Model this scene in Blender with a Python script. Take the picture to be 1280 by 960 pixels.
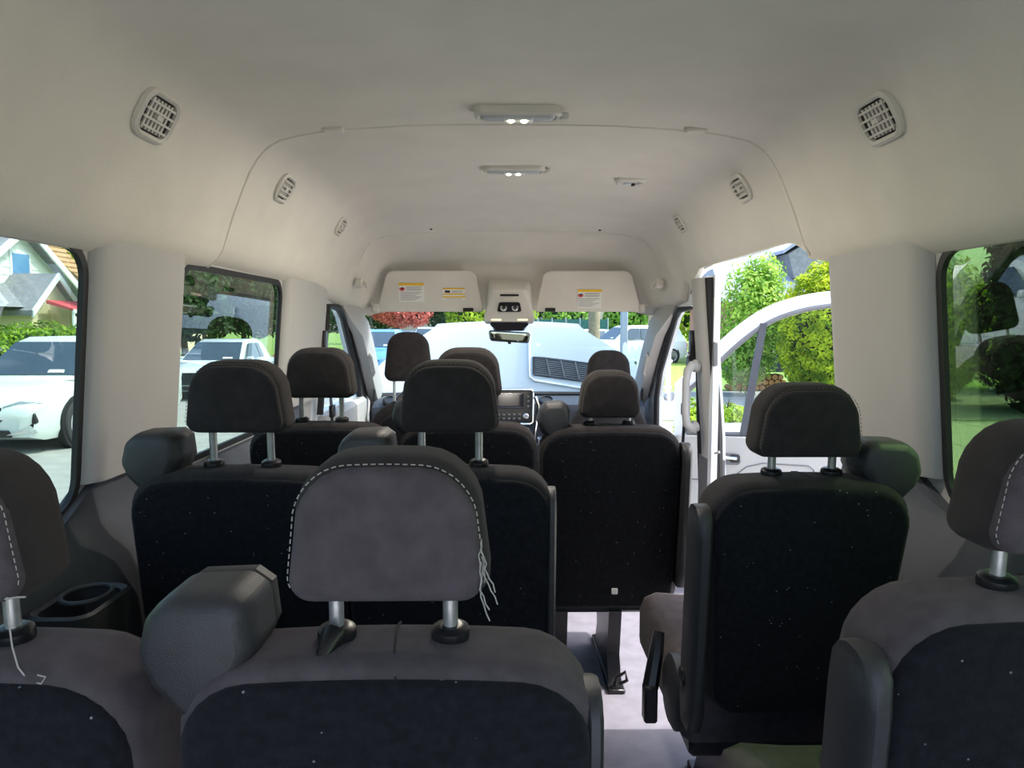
import bpy, bmesh, math, random
from mathutils import Vector, Matrix
from mathutils.geometry import tessellate_polygon

for o in list(bpy.data.objects): bpy.data.objects.remove(o)
scene = bpy.context.scene
COL = scene.collection
pi = math.pi
random.seed(7)

# ------------------------------------------------------------------ camera
# world: X right, Y forward along the van, Z up, van floor at z = 0, street at z = GZ
CX, CZ, F = -0.035, 1.25, 930.0
GZ = -0.65
cam = bpy.data.cameras.new('camera')
cam.sensor_fit = 'HORIZONTAL'; cam.sensor_width = 36.0; cam.lens = 36.0*F/1280.0
cam.clip_start = 0.02; cam.clip_end = 400
cam_o = bpy.data.objects.new('camera', cam); COL.objects.link(cam_o)
cam_o.location = (CX, 0, CZ)
cam_o.rotation_euler = (pi/2 - math.atan(75/F), 0, -math.atan(11/F))
scene.camera = cam_o

# ------------------------------------------------------------------ sky, sun, exposure
w = bpy.data.worlds.new('sky'); scene.world = w; w.use_nodes = True
nt = w.node_tree; bg = nt.nodes['Background']
sky = nt.nodes.new('ShaderNodeTexSky'); sky.sky_type = 'NISHITA'; sky.sun_disc = False
SUN_EL, SUN_AZ = 56.0, 1.0      # elevation; degrees the sun stands behind the van's right side
sky.sun_elevation = math.radians(SUN_EL)
sky.sun_rotation = math.radians(90 + SUN_AZ)
sky.air_density = 1.0; sky.dust_density = 3.0; sky.ozone_density = 1.0
nt.links.new(sky.outputs[0], bg.inputs[0]); bg.inputs[1].default_value = 0.52
sun = bpy.data.lights.new('sun', 'SUN'); sun.energy = 4.4; sun.angle = math.radians(0.6)
sun.color = (1.0, 0.95, 0.87)
sun_o = bpy.data.objects.new('sun', sun); COL.objects.link(sun_o)
sd = Vector((math.cos(math.radians(SUN_EL))*math.cos(math.radians(SUN_AZ)),
             -math.cos(math.radians(SUN_EL))*math.sin(math.radians(SUN_AZ)),
             math.sin(math.radians(SUN_EL))))
sun_o.rotation_euler = sd.to_track_quat('Z', 'Y').to_euler(); sun_o.location = sd*30
vs = scene.view_settings
vs.view_transform = 'Standard'; vs.look = 'None'; vs.gamma = 1.0; vs.use_curve_mapping = False
vs.exposure = 0.63

# ------------------------------------------------------------------ materials
def lin(c):
    return tuple(((v/255.0)/12.92 if v/255.0 <= .04045 else (((v/255.0)+.055)/1.055)**2.4) for v in c)
def mat(name, rgb, rough=.6, metal=0.0, spec=.5, noise=0.0, nscale=20.0, bump=0.0, bscale=200.0,
        sheen=0.0, coat=0.0, rgb2=None, detail=3.0, emit=None, estr=0.0, trans=0.0):
    m = bpy.data.materials.new(name); m.use_nodes = True
    t = m.node_tree; b = t.nodes['Principled BSDF']
    c = lin(rgb) + (1,)
    b.inputs['Base Color'].default_value = c
    b.inputs['Roughness'].default_value = rough; b.inputs['Metallic'].default_value = metal
    b.inputs['Specular IOR Level'].default_value = spec
    if sheen: b.inputs['Sheen Weight'].default_value = sheen; b.inputs['Sheen Roughness'].default_value = .5
    if coat: b.inputs['Coat Weight'].default_value = coat; b.inputs['Coat Roughness'].default_value = .05
    tc = t.nodes.new('ShaderNodeTexCoord')
    if noise or rgb2:
        n = t.nodes.new('ShaderNodeTexNoise'); n.inputs['Scale'].default_value = nscale; n.inputs['Detail'].default_value = detail
        t.links.new(tc.outputs['Object'], n.inputs['Vector'])
        r = t.nodes.new('ShaderNodeValToRGB')
        r.color_ramp.elements[0].position = .35; r.color_ramp.elements[1].position = .68
        c2 = lin(rgb2) if rgb2 else tuple(min(1, v*(1+noise)) for v in c[:3])
        c1 = c[:3] if rgb2 else tuple(v*(1-noise) for v in c[:3])
        r.color_ramp.elements[0].color = c1+(1,); r.color_ramp.elements[1].color = c2+(1,)
        t.links.new(n.outputs['Fac'], r.inputs['Fac']); t.links.new(r.outputs['Color'], b.inputs['Base Color'])
    if bump:
        n2 = t.nodes.new('ShaderNodeTexNoise'); n2.inputs['Scale'].default_value = bscale; n2.inputs['Detail'].default_value = 2
        t.links.new(tc.outputs['Object'], n2.inputs['Vector'])
        bp = t.nodes.new('ShaderNodeBump'); bp.inputs['Strength'].default_value = bump; bp.inputs['Distance'].default_value = .002
        t.links.new(n2.outputs['Fac'], bp.inputs['Height']); t.links.new(bp.outputs['Normal'], b.inputs['Normal'])
    if emit:
        b.inputs['Emission Color'].default_value = lin(emit)+(1,); b.inputs['Emission Strength'].default_value = estr
    if trans: b.inputs['Transmission Weight'].default_value = trans
    return m
def glass(name, tint, ior=1.7):
    m = bpy.data.materials.new(name); m.use_nodes = True
    t = m.node_tree; t.nodes.remove(t.nodes['Principled BSDF']); out = t.nodes['Material Output']
    tr = t.nodes.new('ShaderNodeBsdfTransparent'); tr.inputs[0].default_value = tint + (1,)
    gl = t.nodes.new('ShaderNodeBsdfGlossy'); gl.inputs['Roughness'].default_value = 0.0; gl.inputs[0].default_value = (1, 1, 1, 1)
    fr = t.nodes.new('ShaderNodeFresnel'); fr.inputs['IOR'].default_value = ior
    ge = t.nodes.new('ShaderNodeNewGeometry'); mr = t.nodes.new('ShaderNodeMapRange')
    mr.inputs['To Min'].default_value = ior; mr.inputs['To Max'].default_value = 1.0/ior
    t.links.new(ge.outputs['Backfacing'], mr.inputs['Value']); t.links.new(mr.outputs[0], fr.inputs['IOR'])
    mx = t.nodes.new('ShaderNodeMixShader')
    t.links.new(fr.outputs[0], mx.inputs[0]); t.links.new(tr.outputs[0], mx.inputs[1]); t.links.new(gl.outputs[0], mx.inputs[2])
    t.links.new(mx.outputs[0], out.inputs[0])
    return m
def leafmat(name, a, b_, trans=.35):
    m = bpy.data.materials.new(name); m.use_nodes = True
    t = m.node_tree; p = t.nodes['Principled BSDF']; out = t.nodes['Material Output']
    p.inputs['Roughness'].default_value = .55; p.inputs['Specular IOR Level'].default_value = .3
    tc = t.nodes.new('ShaderNodeTexCoord'); n = t.nodes.new('ShaderNodeTexNoise'); n.inputs['Scale'].default_value = 3.5; n.inputs['Detail'].default_value = 6
    t.links.new(tc.outputs['Object'], n.inputs['Vector'])
    r = t.nodes.new('ShaderNodeValToRGB'); r.color_ramp.elements[0].position = .38; r.color_ramp.elements[1].position = .64
    r.color_ramp.elements[0].color = lin(a)+(1,); r.color_ramp.elements[1].color = lin(b_)+(1,)
    t.links.new(n.outputs['Fac'], r.inputs['Fac']); t.links.new(r.outputs['Color'], p.inputs['Base Color'])
    tl = t.nodes.new('ShaderNodeBsdfTranslucent'); t.links.new(r.outputs['Color'], tl.inputs[0])
    mx = t.nodes.new('ShaderNodeMixShader'); mx.inputs[0].default_value = trans
    t.links.new(p.outputs[0], mx.inputs[1]); t.links.new(tl.outputs[0], mx.inputs[2]); t.links.new(mx.outputs[0], out.inputs[0])
    return m
def lintmat(name, rgb, rgb2, thresh=.80):
    """dark carpet-like velour with pale lint specks"""
    m = mat(name, rgb, rough=.95, spec=.15, noise=.0, rgb2=rgb2, nscale=90, bump=.5, bscale=700, sheen=.05)
    t = m.node_tree; b = t.nodes['Principled BSDF']
    base = b.inputs['Base Color'].links[0].from_socket
    tc = [n for n in t.nodes if n.type == 'TEX_COORD'][0]
    v = t.nodes.new('ShaderNodeTexVoronoi'); v.inputs['Scale'].default_value = 75; v.inputs['Randomness'].default_value = 1
    t.links.new(tc.outputs['Object'], v.inputs['Vector'])
    lt = t.nodes.new('ShaderNodeMath'); lt.operation = 'LESS_THAN'; lt.inputs[1].default_value = .11
    t.links.new(v.outputs['Distance'], lt.inputs[0])
    n = t.nodes.new('ShaderNodeTexNoise'); n.inputs['Scale'].default_value = 30; n.inputs['Detail'].default_value = 1
    t.links.new(tc.outputs['Object'], n.inputs['Vector'])
    gt = t.nodes.new('ShaderNodeMath'); gt.operation = 'GREATER_THAN'; gt.inputs[1].default_value = .60
    t.links.new(n.outputs['Fac'], gt.inputs[0])
    ml = t.nodes.new('ShaderNodeMath'); ml.operation = 'MULTIPLY'
    t.links.new(lt.outputs[0], ml.inputs[0]); t.links.new(gt.outputs[0], ml.inputs[1])
    mx = t.nodes.new('ShaderNodeMix'); mx.data_type = 'RGBA'
    t.links.new(ml.outputs[0], mx.inputs['Factor']); t.links.new(base, mx.inputs[6]); mx.inputs[7].default_value = lin((120, 120, 125))+(1,)
    t.links.new(mx.outputs[2], b.inputs['Base Color'])
    return m

M = {}
M['headliner'] = mat('headliner felt', (213, 207, 196), .95, spec=.1, noise=.03, nscale=6, bump=.35, bscale=260, sheen=.1)
M['pillar'] = mat('pale grey pillar plastic', (172, 169, 165), .6, spec=.3, noise=.02, nscale=4, bump=.08, bscale=500)
M['bezel'] = mat('pale beige vent plastic', (206, 201, 191), .5, spec=.4, noise=.02)
M['bezel_grey'] = mat('grey lamp plastic', (176, 180, 182), .4, noise=.02)
M['recess'] = mat('dark vent recess', (34, 32, 30), .8, noise=.05)
M['clad'] = mat('charcoal wall cladding', (78, 80, 86), .65, spec=.35, noise=.06, nscale=12, bump=.15, bscale=450)
M['floor'] = mat('grey blue vinyl floor', (118, 116, 126), .6, noise=.12, nscale=14, bump=.15, bscale=160)
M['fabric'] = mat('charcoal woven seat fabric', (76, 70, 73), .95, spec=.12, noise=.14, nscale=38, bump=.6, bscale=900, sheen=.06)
M['fabric_shade'] = mat('shaded charcoal seat fabric', (47, 44, 45), .95, spec=.12, noise=.14, nscale=38, bump=.6, bscale=900, sheen=.05)  # same charcoal fabric, shade of the forward rows put into its colour
M['thread_shade'] = mat('shaded grey thread', (92, 88, 86), .8, noise=.1, nscale=300)  # same headrest thread, darkened in colour for the dimmer forward rows
M['gusset'] = mat('dark brown grey gusset fabric', (50, 46, 45), .95, spec=.12, noise=.1, nscale=38, bump=.5, bscale=900, sheen=.05)
M['carpet'] = lintmat('black velour seat back', (16, 17, 21), (26, 27, 33))
M['seam'] = mat('black seam welt', (22, 21, 23), .9, noise=.05)
M['thread'] = mat('pale grey thread', (158, 154, 148), .8, noise=.1, nscale=300)
M['shell'] = mat('black grained plastic', (46, 46, 49), .48, spec=.45, noise=.08, nscale=60, bump=.35, bscale=650)
M['shellcap'] = mat('grey plastic cap', (104, 104, 106), .5, noise=.05)
M['black'] = mat('glossy black plastic', (24, 24, 27), .35, noise=.05)
M['rubber'] = mat('black rubber seal', (18, 18, 19), .6, noise=.05)
M['steel'] = mat('worn brushed steel', (188, 190, 190), .38, metal=.75, noise=.12, nscale=60)
M['chrome'] = mat('polished chrome', (225, 227, 230), .12, metal=1.0, noise=.02)
M['white'] = mat('white van paint', (236, 240, 244), .3, spec=.5, coat=.4, noise=.01, nscale=2)
M['whitecar'] = mat('pearl white car paint', (200, 208, 202), .3, spec=.5, coat=.5, noise=.01, nscale=2)
M['dash'] = mat('dark slate dashboard', (46, 52, 62), .55, noise=.08, nscale=40, bump=.2, bscale=500)
M['screen'] = mat('dark switched off screen', (28, 27, 36), .15, noise=.03)
M['sticker'] = mat('white sticker paper', (222, 220, 214), .6, noise=.02)
M['yellow'] = mat('yellow sticker band', (232, 184, 28), .6, noise=.03)
M['red'] = mat('red print', (206, 70, 80), .6, noise=.05)
M['print'] = mat('grey print', (146, 144, 142), .7, noise=.05)
M['led'] = mat('lit lamp diode', (255, 244, 214), .4, noise=.01, emit=(255, 236, 196), estr=14.0)
M['led_dim'] = mat('faint map lamp', (236, 230, 214), .4, noise=.01, emit=(255, 236, 200), estr=.5)
M['lens'] = mat('clear lamp lens', (206, 212, 214), .3, noise=.02)
M['mirror'] = mat('mirror glass', (190, 200, 190), .03, metal=1.0, noise=.01)
M['g_left'] = glass('tinted green side glass', (.48, .60, .54), 2.0)
M['g_right'] = glass('dark green privacy glass', (.34, .46, .29), 1.9)
M['g_clear'] = glass('clear windshield glass', (.62, .74, .77), 1.45)
M['carglass'] = mat('dark car window', (52, 66, 78), .06, spec=.9, noise=.1, nscale=2)
M['tyre'] = mat('tyre rubber', (44, 44, 46), .85, noise=.1)
M['rim'] = mat('silver alloy rim', (190, 193, 196), .3, metal=.6, noise=.03)
M['lamp_glass'] = mat('headlight glass', (176, 186, 192), .1, noise=.15, nscale=30)
M['asphalt'] = mat('pale asphalt', (142, 142, 138), .9, noise=.10, nscale=3, bump=.4, bscale=60)
M['concrete'] = mat('pale concrete', (186, 182, 170), .9, noise=.08, nscale=2.5, bump=.2, bscale=40)
M['grass'] = mat('lawn grass', (86, 118, 40), .9, rgb2=(134, 160, 62), nscale=5, bump=.8, bscale=70)
M['curb'] = mat('kerb stone', (176, 172, 164), .9, noise=.1)
M['siding'] = mat('white clapboard', (226, 232, 226), .7, noise=.03)
M['roofgrey'] = mat('grey asphalt shingle', (126, 128, 136), .9, noise=.15, nscale=6)
M['roofbrown'] = mat('tan brown shingle', (168, 132, 96), .9, noise=.18, nscale=6)
M['roofblue'] = mat('slate blue grey shingle', (150, 156, 176), .9, noise=.10, nscale=3)
M['stucco'] = mat('beige stucco', (206, 196, 170), .9, noise=.06)
M['brick'] = mat('dusky pink brick', (176, 128, 118), .9, noise=.12, nscale=10)
M['awning'] = mat('faded red awning', (196, 72, 78), .7, noise=.08)
M['trunk'] = mat('tree bark', (92, 76, 62), .95, noise=.25, nscale=14, bump=.6, bscale=40)
M['wood'] = mat('cut firewood', (172, 128, 84), .9, noise=.25, nscale=9)
M['polewood'] = mat('weathered pole wood', (150, 132, 110), .9, noise=.15, nscale=9)
M['bluecar'] = mat('blue car paint', (86, 140, 190), .3, coat=.5, noise=.02)
M['navy'] = mat('navy paint', (58, 74, 96), .35, noise=.05)
M['silver'] = mat('silver car paint', (196, 204, 210), .3, coat=.5, noise=.02)
M['steelpole'] = mat('grey steel pole', (156, 164, 170), .5, noise=.05)
M['fence'] = mat('white fence paint', (226, 234, 236), .6, noise=.03)
M['teal'] = mat('green windscreen mesh', (58, 112, 100), .8, noise=.1, nscale=6)
M['l_thuja'] = leafmat('yellow green thuja', (100, 136, 14), (208, 222, 40))
M['l_tree'] = leafmat('fresh green leaves', (92, 146, 40), (182, 214, 90))
M['l_hedge'] = leafmat('hedge leaves', (70, 112, 22), (150, 182, 52))
M['l_dark'] = leafmat('dark leaves', (28, 52, 22), (62, 94, 40))
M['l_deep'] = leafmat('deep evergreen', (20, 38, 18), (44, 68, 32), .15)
M['l_pink'] = leafmat('pink blossom', (196, 96, 84), (232, 140, 120))
M['l_lime'] = leafmat('lime leaves', (124, 160, 30), (200, 214, 62))

# ------------------------------------------------------------------ mesh helpers
class MB:
    def __init__(s): s.v = []; s.f = []
    def add(s, vs_, fs_):
        o = len(s.v); s.v += [tuple(p) for p in vs_]; s.f += [tuple(i+o for i in f) for f in fs_]
    def box(s, x0, x1, y0, y1, z0, z1):
        s.add([(x0,y0,z0),(x1,y0,z0),(x1,y1,z0),(x0,y1,z0),(x0,y0,z1),(x1,y0,z1),(x1,y1,z1),(x0,y1,z1)],
              [(3,2,1,0),(4,5,6,7),(0,1,5,4),(1,2,6,5),(2,3,7,6),(3,0,4,7)])
    def bbox(s, x0, x1, y0, y1, z0, z1, b):      # chamfered box, 24 corners
        vs_ = []
        for X, sx in ((x0, 1), (x1, -1)):
            for Y, sy in ((y0, 1), (y1, -1)):
                for Z, sz in ((z0, 1), (z1, -1)):
                    vs_ += [(X, Y+sy*b, Z+sz*b), (X+sx*b, Y, Z+sz*b), (X+sx*b, Y+sy*b, Z)]
        bm = bmesh.new()
        for p in vs_: bm.verts.new(p)
        r = bmesh.ops.convex_hull(bm, input=bm.verts[:])
        bm.verts.index_update(); 
        s.add([v.co[:] for v in bm.verts], [[v.index for v in f.verts] for f in bm.faces]); bm.free()
    def loft(s, rings, closed=True, cap0=True, cap1=True):
        n = len(rings[0]); o = len(s.v)
        for r in rings: s.v += [tuple(p) for p in r]
        m = n if closed else n-1
        for k in range(len(rings)-1):
            for i in range(m):
                j = (i+1) % n
                s.f.append((o+k*n+i, o+k*n+j, o+(k+1)*n+j, o+(k+1)*n+i))
        if closed and cap0: s.f.append(tuple(o+i for i in reversed(range(n))))
        if closed and cap1: s.f.append(tuple(o+(len(rings)-1)*n+i for i in range(n)))
    def tube(s, pts, r, seg=10, caps=True):
        pts = [Vector(p) for p in pts]; rings = []
        up = None
        for i, p in enumerate(pts):
            t = (pts[min(i+1, len(pts)-1)] - pts[max(i-1, 0)]).normalized()
            if up is None: up = Vector((0,0,1)) if abs(t.z) < .9 else Vector((1,0,0))
            a = t.cross(up).normalized(); b = a.cross(t).normalized(); up = b
            rr = r[i] if isinstance(r, (list, tuple)) else r
            rings.append([p + a*rr*math.cos(2*pi*k/seg) + b*rr*math.sin(2*pi*k/seg) for k in range(seg)])
        s.loft(rings, True, caps, caps)
    def disc(s, c, axis, prof, seg=24):           # lathe about axis through c: prof = [(radius, offset)]
        ax = Vector(axis).normalized(); u = ax.orthogonal().normalized(); v = ax.cross(u); c = Vector(c)
        s.loft([[c + ax*h + (u*math.cos(2*pi*k/seg)+v*math.sin(2*pi*k/seg))*max(r, 1e-5) for k in range(seg)] for r, h in prof])
    def prism(s, poly, fn0, fn1, holes=()):      # 2D polygon (with holes) -> thick panel; fn maps (a,b) -> point
        polys = [poly] + list(holes)
        tri = tessellate_polygon([[Vector((a, b, 0)) for a, b in q] for q in polys])
        flat = [p for q in polys for p in q]; n = len(flat); o = len(s.v)
        s.v += [tuple(fn0(a, b)) for a, b in flat] + [tuple(fn1(a, b)) for a, b in flat]
        for t in tri: s.f.append((o+t[0], o+t[1], o+t[2])); s.f.append((o+n+t[2], o+n+t[1], o+n+t[0]))
        k = 0
        for q in polys:
            for i in range(len(q)):
                j = (i+1) % len(q); s.f.append((o+k+i, o+k+j, o+n+k+j, o+n+k+i))
            k += len(q)
    def build(s, name, m, parent=None, smooth=True, ang=40, loc=None):
        me = bpy.data.meshes.new(name); me.from_pydata(s.v, [], s.f)
        bm = bmesh.new(); bm.from_mesh(me); bmesh.ops.recalc_face_normals(bm, faces=bm.faces[:]); bm.to_mesh(me); bm.free()
        me.materials.append(M[m] if isinstance(m, str) else m)
        if smooth:
            me.polygons.foreach_set('use_smooth', [True]*len(me.polygons)); me.set_sharp_from_angle(angle=math.radians(ang))
        o = bpy.data.objects.new(name, me); COL.objects.link(o)
        if parent:
            o.parent = parent
            r = parent.location if not parent.parent else parent.location + parent.parent.location
            if loc is None: me.transform(Matrix.Translation(-Vector(r)))    # vertices are written in world space
        elif loc is not None: o.location = loc; me.transform(Matrix.Translation(-Vector(loc)))
        me.update(); return o
def tag(o, label=None, cat=None, group=None, kind=None):
    if label: o['label'] = label
    if cat: o['category'] = cat
    if group: o['group'] = group
    if kind: o['kind'] = kind
    return o
def empty(name, loc, label, cat, group=None):
    o = bpy.data.objects.new(name, None); COL.objects.link(o); o.location = loc; o.empty_display_size = .05
    return tag(o, label, cat, group)
def struct(o, label=None): return tag(o, label, None, None, 'structure')

def rrect(w0, w1, z0, z1, r0, r1, n=8, crown=0.0):
    """trapezoid outline (x,z): bottom width w0, top width w1, corner radii r0 (bottom) and r1 (top)"""
    r0 = max(r0, 1e-4); r1 = max(r1, 1e-4); pts = []
    def arc(cx, cz, r, a0, a1):
        for i in range(n+1):
            a = a0+(a1-a0)*i/n; pts.append((cx+r*math.cos(a), cz+r*math.sin(a)))
    arc(w0/2-r0, z0+r0, r0, -pi/2, 0); 
    for i in range(1, 4): t = i/4; pts.append(((w0/2)*(1-t)+(w1/2)*t, (z0+r0)*(1-t)+(z1-r1)*t))
    arc(w1/2-r1, z1-r1, r1, 0, pi/2)
    for i in range(1, 6): t = i/6; pts.append(((w1/2-r1)*(1-2*t), z1))
    arc(-w1/2+r1, z1-r1, r1, pi/2, pi)
    for i in range(1, 4): t = i/4; pts.append((-((w1/2)*(1-t)+(w0/2)*t), (z1-r1)*(1-t)+(z0+r0)*t))
    arc(-w0/2+r0, z0+r0, r0, pi, 3*pi/2)
    for i in range(1, 6): t = i/6; pts.append(((w0/2-r0)*(-1+2*t), z0))
    if crown:
        pts = [(x, z+crown*(1-(2*x/max(w1, 1e-6))**2) if z > (z0+z1)/2 else z) for x, z in pts]
    return pts
def pillow(mb, cx, w0, w1, z0, z1, r0, r1, yb, yf, e, bulge=.006, crown=0.0, fn=None, ebf=None):
    """cushion block: outline in XZ, from y = yb (rear) to yf, edge roundness e, bulging faces"""
    ef = ebf if ebf else e
    prof = []
    for k in (.0, .33, .66): prof.append((k, yb-bulge*(1-k*k), e))
    for i in range(5): a = (pi/2)*i/4; prof.append((1.0, yb+e*(1-math.cos(a)), e*(1-math.sin(a))))
    for i in range(5): a = (pi/2)*(1-i/4); prof.append((1.0, yf-ef*(1-math.cos(a)), ef*(1-math.sin(a))))
    for k in (.66, .33, .0): prof.append((k, yf+bulge*(1-k*k), ef))
    zc = (z0+z1)/2; rings = []
    for k, y, ins in prof:
        o = rrect(w0-2*ins, w1-2*ins, z0+ins, z1-ins, max(r0-ins, .004), max(r1-ins, .004), 6, crown)
        ring = []
        for x, z in o:
            kk = max(k, .001)
            p = (cx+x*kk, y, zc+(z-zc)*kk)
            ring.append(fn(*p) if fn else p)
        rings.append(ring)
    mb.loft(rings)

# ------------------------------------------------------------------ STRUCTURE: the van shell
def wx(z): return .90 + .085*max(0, min(1.41-z, .75)) - .05*max(0, z-1.41)      # half width of the wall at height z
def rhole(y0, y1, z0, z1, r=.07, n=7):
    p = []
    for cy, cz, a0 in ((y1-r, z0+r, -pi/2), (y1-r, z1-r, 0), (y0+r, z1-r, pi/2), (y0+r, z0+r, pi)):
        for i in range(n+1):
            a = a0 + (pi/2)*i/n; p.append((cy+r*math.cos(a), cz+r*math.sin(a)))
    return p
def densify(poly, step=.12):
    out = []
    for i, p in enumerate(poly):
        q = poly[(i+1) % len(poly)]; n = max(1, int(math.hypot(q[0]-p[0], q[1]-p[1])/step))
        for k in range(n): out.append((p[0]+(q[0]-p[0])*k/n, p[1]+(q[1]-p[1])*k/n))
    return out
def side(s, off): return lambda a, b: (s*(wx(b)+off), a, b)
WZ0, WZ1 = .852, 1.412
m_ = MB(); m_.box(-1.0, 1.0, -.55, 5.15, -.06, 0.0); floor = struct(m_.build('floor', 'floor', smooth=False), 'grey vinyl van floor running up the aisle')

# left side: rear part with two windows
L1, L2 = (.30, 1.58), (2.04, 2.957)
m_ = MB(); m_.prism(densify([(-.55, -.05), (3.54, -.05), (3.54, 1.50), (-.55, 1.50)]), side(-1, .004), side(-1, .018),
    [rhole(L1[0], L1[1], WZ0, WZ1), rhole(L2[0], L2[1], WZ0, WZ1)])
wl = struct(m_.build('wall_left', 'pillar', ang=25), 'left body side of the van with two windows')
# right side: rear quarter with one window, then the open sliding doorway
R1 = (.30, 1.613); RD0, RD1 = 2.09, 3.40
m_ = MB(); m_.prism(densify([(-.55, -.05), (RD0, -.05), (RD0, 1.50), (-.55, 1.50)]), side(1, .004), side(1, .018), [rhole(R1[0], R1[1], WZ0, WZ1)])
wr = struct(m_.build('wall_right', 'pillar', ang=25), 'right body side of the van with the rear window')
m_ = MB(); m_.box(.90, .96, RD0-.02, RD1+.02, 1.53, 1.60); m_.build('door_rail', 'white', wr)
m_ = MB(); m_.box(.86, 1.0, RD0, RD1, -.16, -.0605); m_.build('door_sill', 'shellcap', wr)
# inner cladding below the windows (charcoal), with a swelling shelf
def cladding(s, y0, y1, name, par):
    rings = []
    n = max(2, int((y1-y0)/.12))
    for i in range(n+1):
        y = y0+(y1-y0)*i/n
        prof = [(wx(.9)+.028, .905), (wx(.9)-.012, .90), (wx(.85)-.015, .865), (wx(.8)-.03, .82), (wx(.7)-.085, .74), (wx(.6)-.11, .64), (wx(.5)-.11, .50), (wx(.3)-.09, .25), (wx(.1)-.08, 0.002), (wx(.1)+.028, 0.002)]
        rings.append([(s*x, y, z) for x, z in prof])
    mb = MB(); mb.loft(rings); return mb
def clad_panel(s, y0, y1, w0, w1, par):
    # upper lip follows the window bottom
    mb = cladding(s, y0, y1, '', None)
    return mb
m_ = cladding(-1, -.55, 3.3, 'x', None)
# window bottoms dip below the cladding's top edge: notch the lip under each window
def notch(mb, spans):
    out = []
    for x, y, z in mb.v:
        for a, b in spans:
            if a-.02 < y < b+.02 and z > .86: z = .838; 
        out.append((x, y, z))
    mb.v = out
notch(m_, [L1, L2]); m_.build('lower_cladding', 'clad', wl, ang=50)
m_ = cladding(1, -.55, 2.08, 'x', None); notch(m_, [R1]); m_.build('lower_cladding', 'clad', wr, ang=50)

# pillar trims (lofted up the wall), profile in (y, depth inwards)
def pillar(name, s, y0, y1, z0, z1, d, m='pillar', label=None, par=None, lean=0.0, base=0.004):
    prof = [(y0, -base), (y0+.004, d*.35), (y0+.03, d*.9), (y0+.06, d), (y1-.075, d), (y1-.035, d*.8), (y1-.008, d*.25), (y1, -base)]
    rings = []
    for i in range(13):
        t = i/12; z = z0+(z1-z0)*t
        rings.append([(s*(wx(z)-dd), y+lean*t, z) for y, dd in prof])
    mb = MB(); mb.loft(rings); o = mb.build(name, m, par, ang=50)
    if not par: struct(o, label)
    return o
pillar('trim_1', -1, 1.588, 2.035, .905, 1.438, .028, label='pale plastic trim between the two left windows')
pillar('trim_2', -1, 2.963, 3.62, .905, 1.432, .034, label='pale plastic pillar trim beside the driver seat')
pillar('trim_3', 1, 1.625, 2.115, .905, 1.435, .035, label='pale plastic trim behind the open sliding doorway')

# window glass with black rubber frames
def window(name, s, span, z0, z1, gm, label):
    a, b = span
    mb = MB(); mb.prism(rhole(a-.002, b+.002, z0-.002, z1+.002), side(s, .062), side(s, .062+.001))
    # one thin sheet of glass
    mb = MB(); q = rhole(a-.004, b+.004, z0-.004, z1+.004)
    tri = tessellate_polygon([[Vector((y, z, 0)) for y, z in q]])
    mb.v = [(s*(.955), y, z) if False else side(s, .05)(y, z) for y, z in q]; mb.f = [tuple(t) for t in tri]
    # flat pane: place on the plane between top and bottom of the opening
    xb, xt = wx(z0)+.014, wx(z1)+.014
    mb.v = [(s*(xb+(xt-xb)*(z-z0)/(z1-z0)), y, z) for y, z in q]
    g = struct(mb.build(name, gm, smooth=False), label)
    mb = MB()
    mb.prism(rhole(a-.008, b+.008, z0-.008, z1+.008, .078), side(s, .001), side(s, .013), [rhole(a+.010, b-.010, z0+.010, z1-.010, .06)])
    mb.build('window_seal', 'rubber', g, ang=30)
    return g
window('window_1', -1, L1, WZ0, WZ1, 'g_left', 'large left window beside the rearmost bench')
window('window_2', -1, L2, WZ0, WZ1, 'g_left', 'left window just behind the driver pillar')
window('window_3', 1, R1, WZ0, WZ1, 'g_right', 'dark green tinted window beside the rearmost single seat')

# headliner: lofted cross-sections (x, h above camera height)
PROF = [(0, .587), (.15, .587), (.30, .584), (.45, .575), (.55, .567), (.62, .556), (.68, .542), (.715, .522), (.742, .495), (.77, .451), (.795, .394), (.82, .333), (.838, .280), (.852, .238), (.868, .213), (.885, .198), (.905, .187)]
def sm(t): t = max(0, min(1, t)); return t*t*(3-2*t)
def tab(Y, T):
    if Y <= T[0][0]: return T[0][1]
    for (a, u), (b, v) in zip(T, T[1:]):
        if Y <= b: return u+(v-u)*(Y-a)/(b-a)
    return T[-1][1]
def head_pt(x, h, Y, right, drop=0.0):
    if right and 2.12 < Y < 3.75 :
        lo = .255*sm((Y-2.12)/.26) + .19*(1-sm((Y-2.12)/.26))
        if Y > 3.42: lo = .255 + (.10-.255)*sm((Y-3.42)/.3)
        if h < lo+.08:
            k = (lo+.08-h)/(lo+.08-.196) if lo+.08 > .197 else 0
            h = lo + .08*(1-min(1, k)); x = min(x, .868) if k > .6 else x
    hc = tab(Y, [(2.9, .587), (3.5, .56), (4.05, .487), (4.2, .42), (4.33, .345), (4.365, .25), (4.40, .08)])
    base = tab(Y, [(1.6, .172), (2.2, .185), (3.1, .178), (4.0, .106), (4.3, .09), (4.40, .05)])
    if not (right and 2.12 < Y < 3.75): h = base + (h-.196)*(hc-base)/(.587-.196)
    else: h = h if h < .3 else .3+(h-.3)*(hc-.3)/(.287)
    if Y > 4.0: x = x*(1-.05*sm((Y-4.0)/.35))
    return x, h - drop
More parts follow.
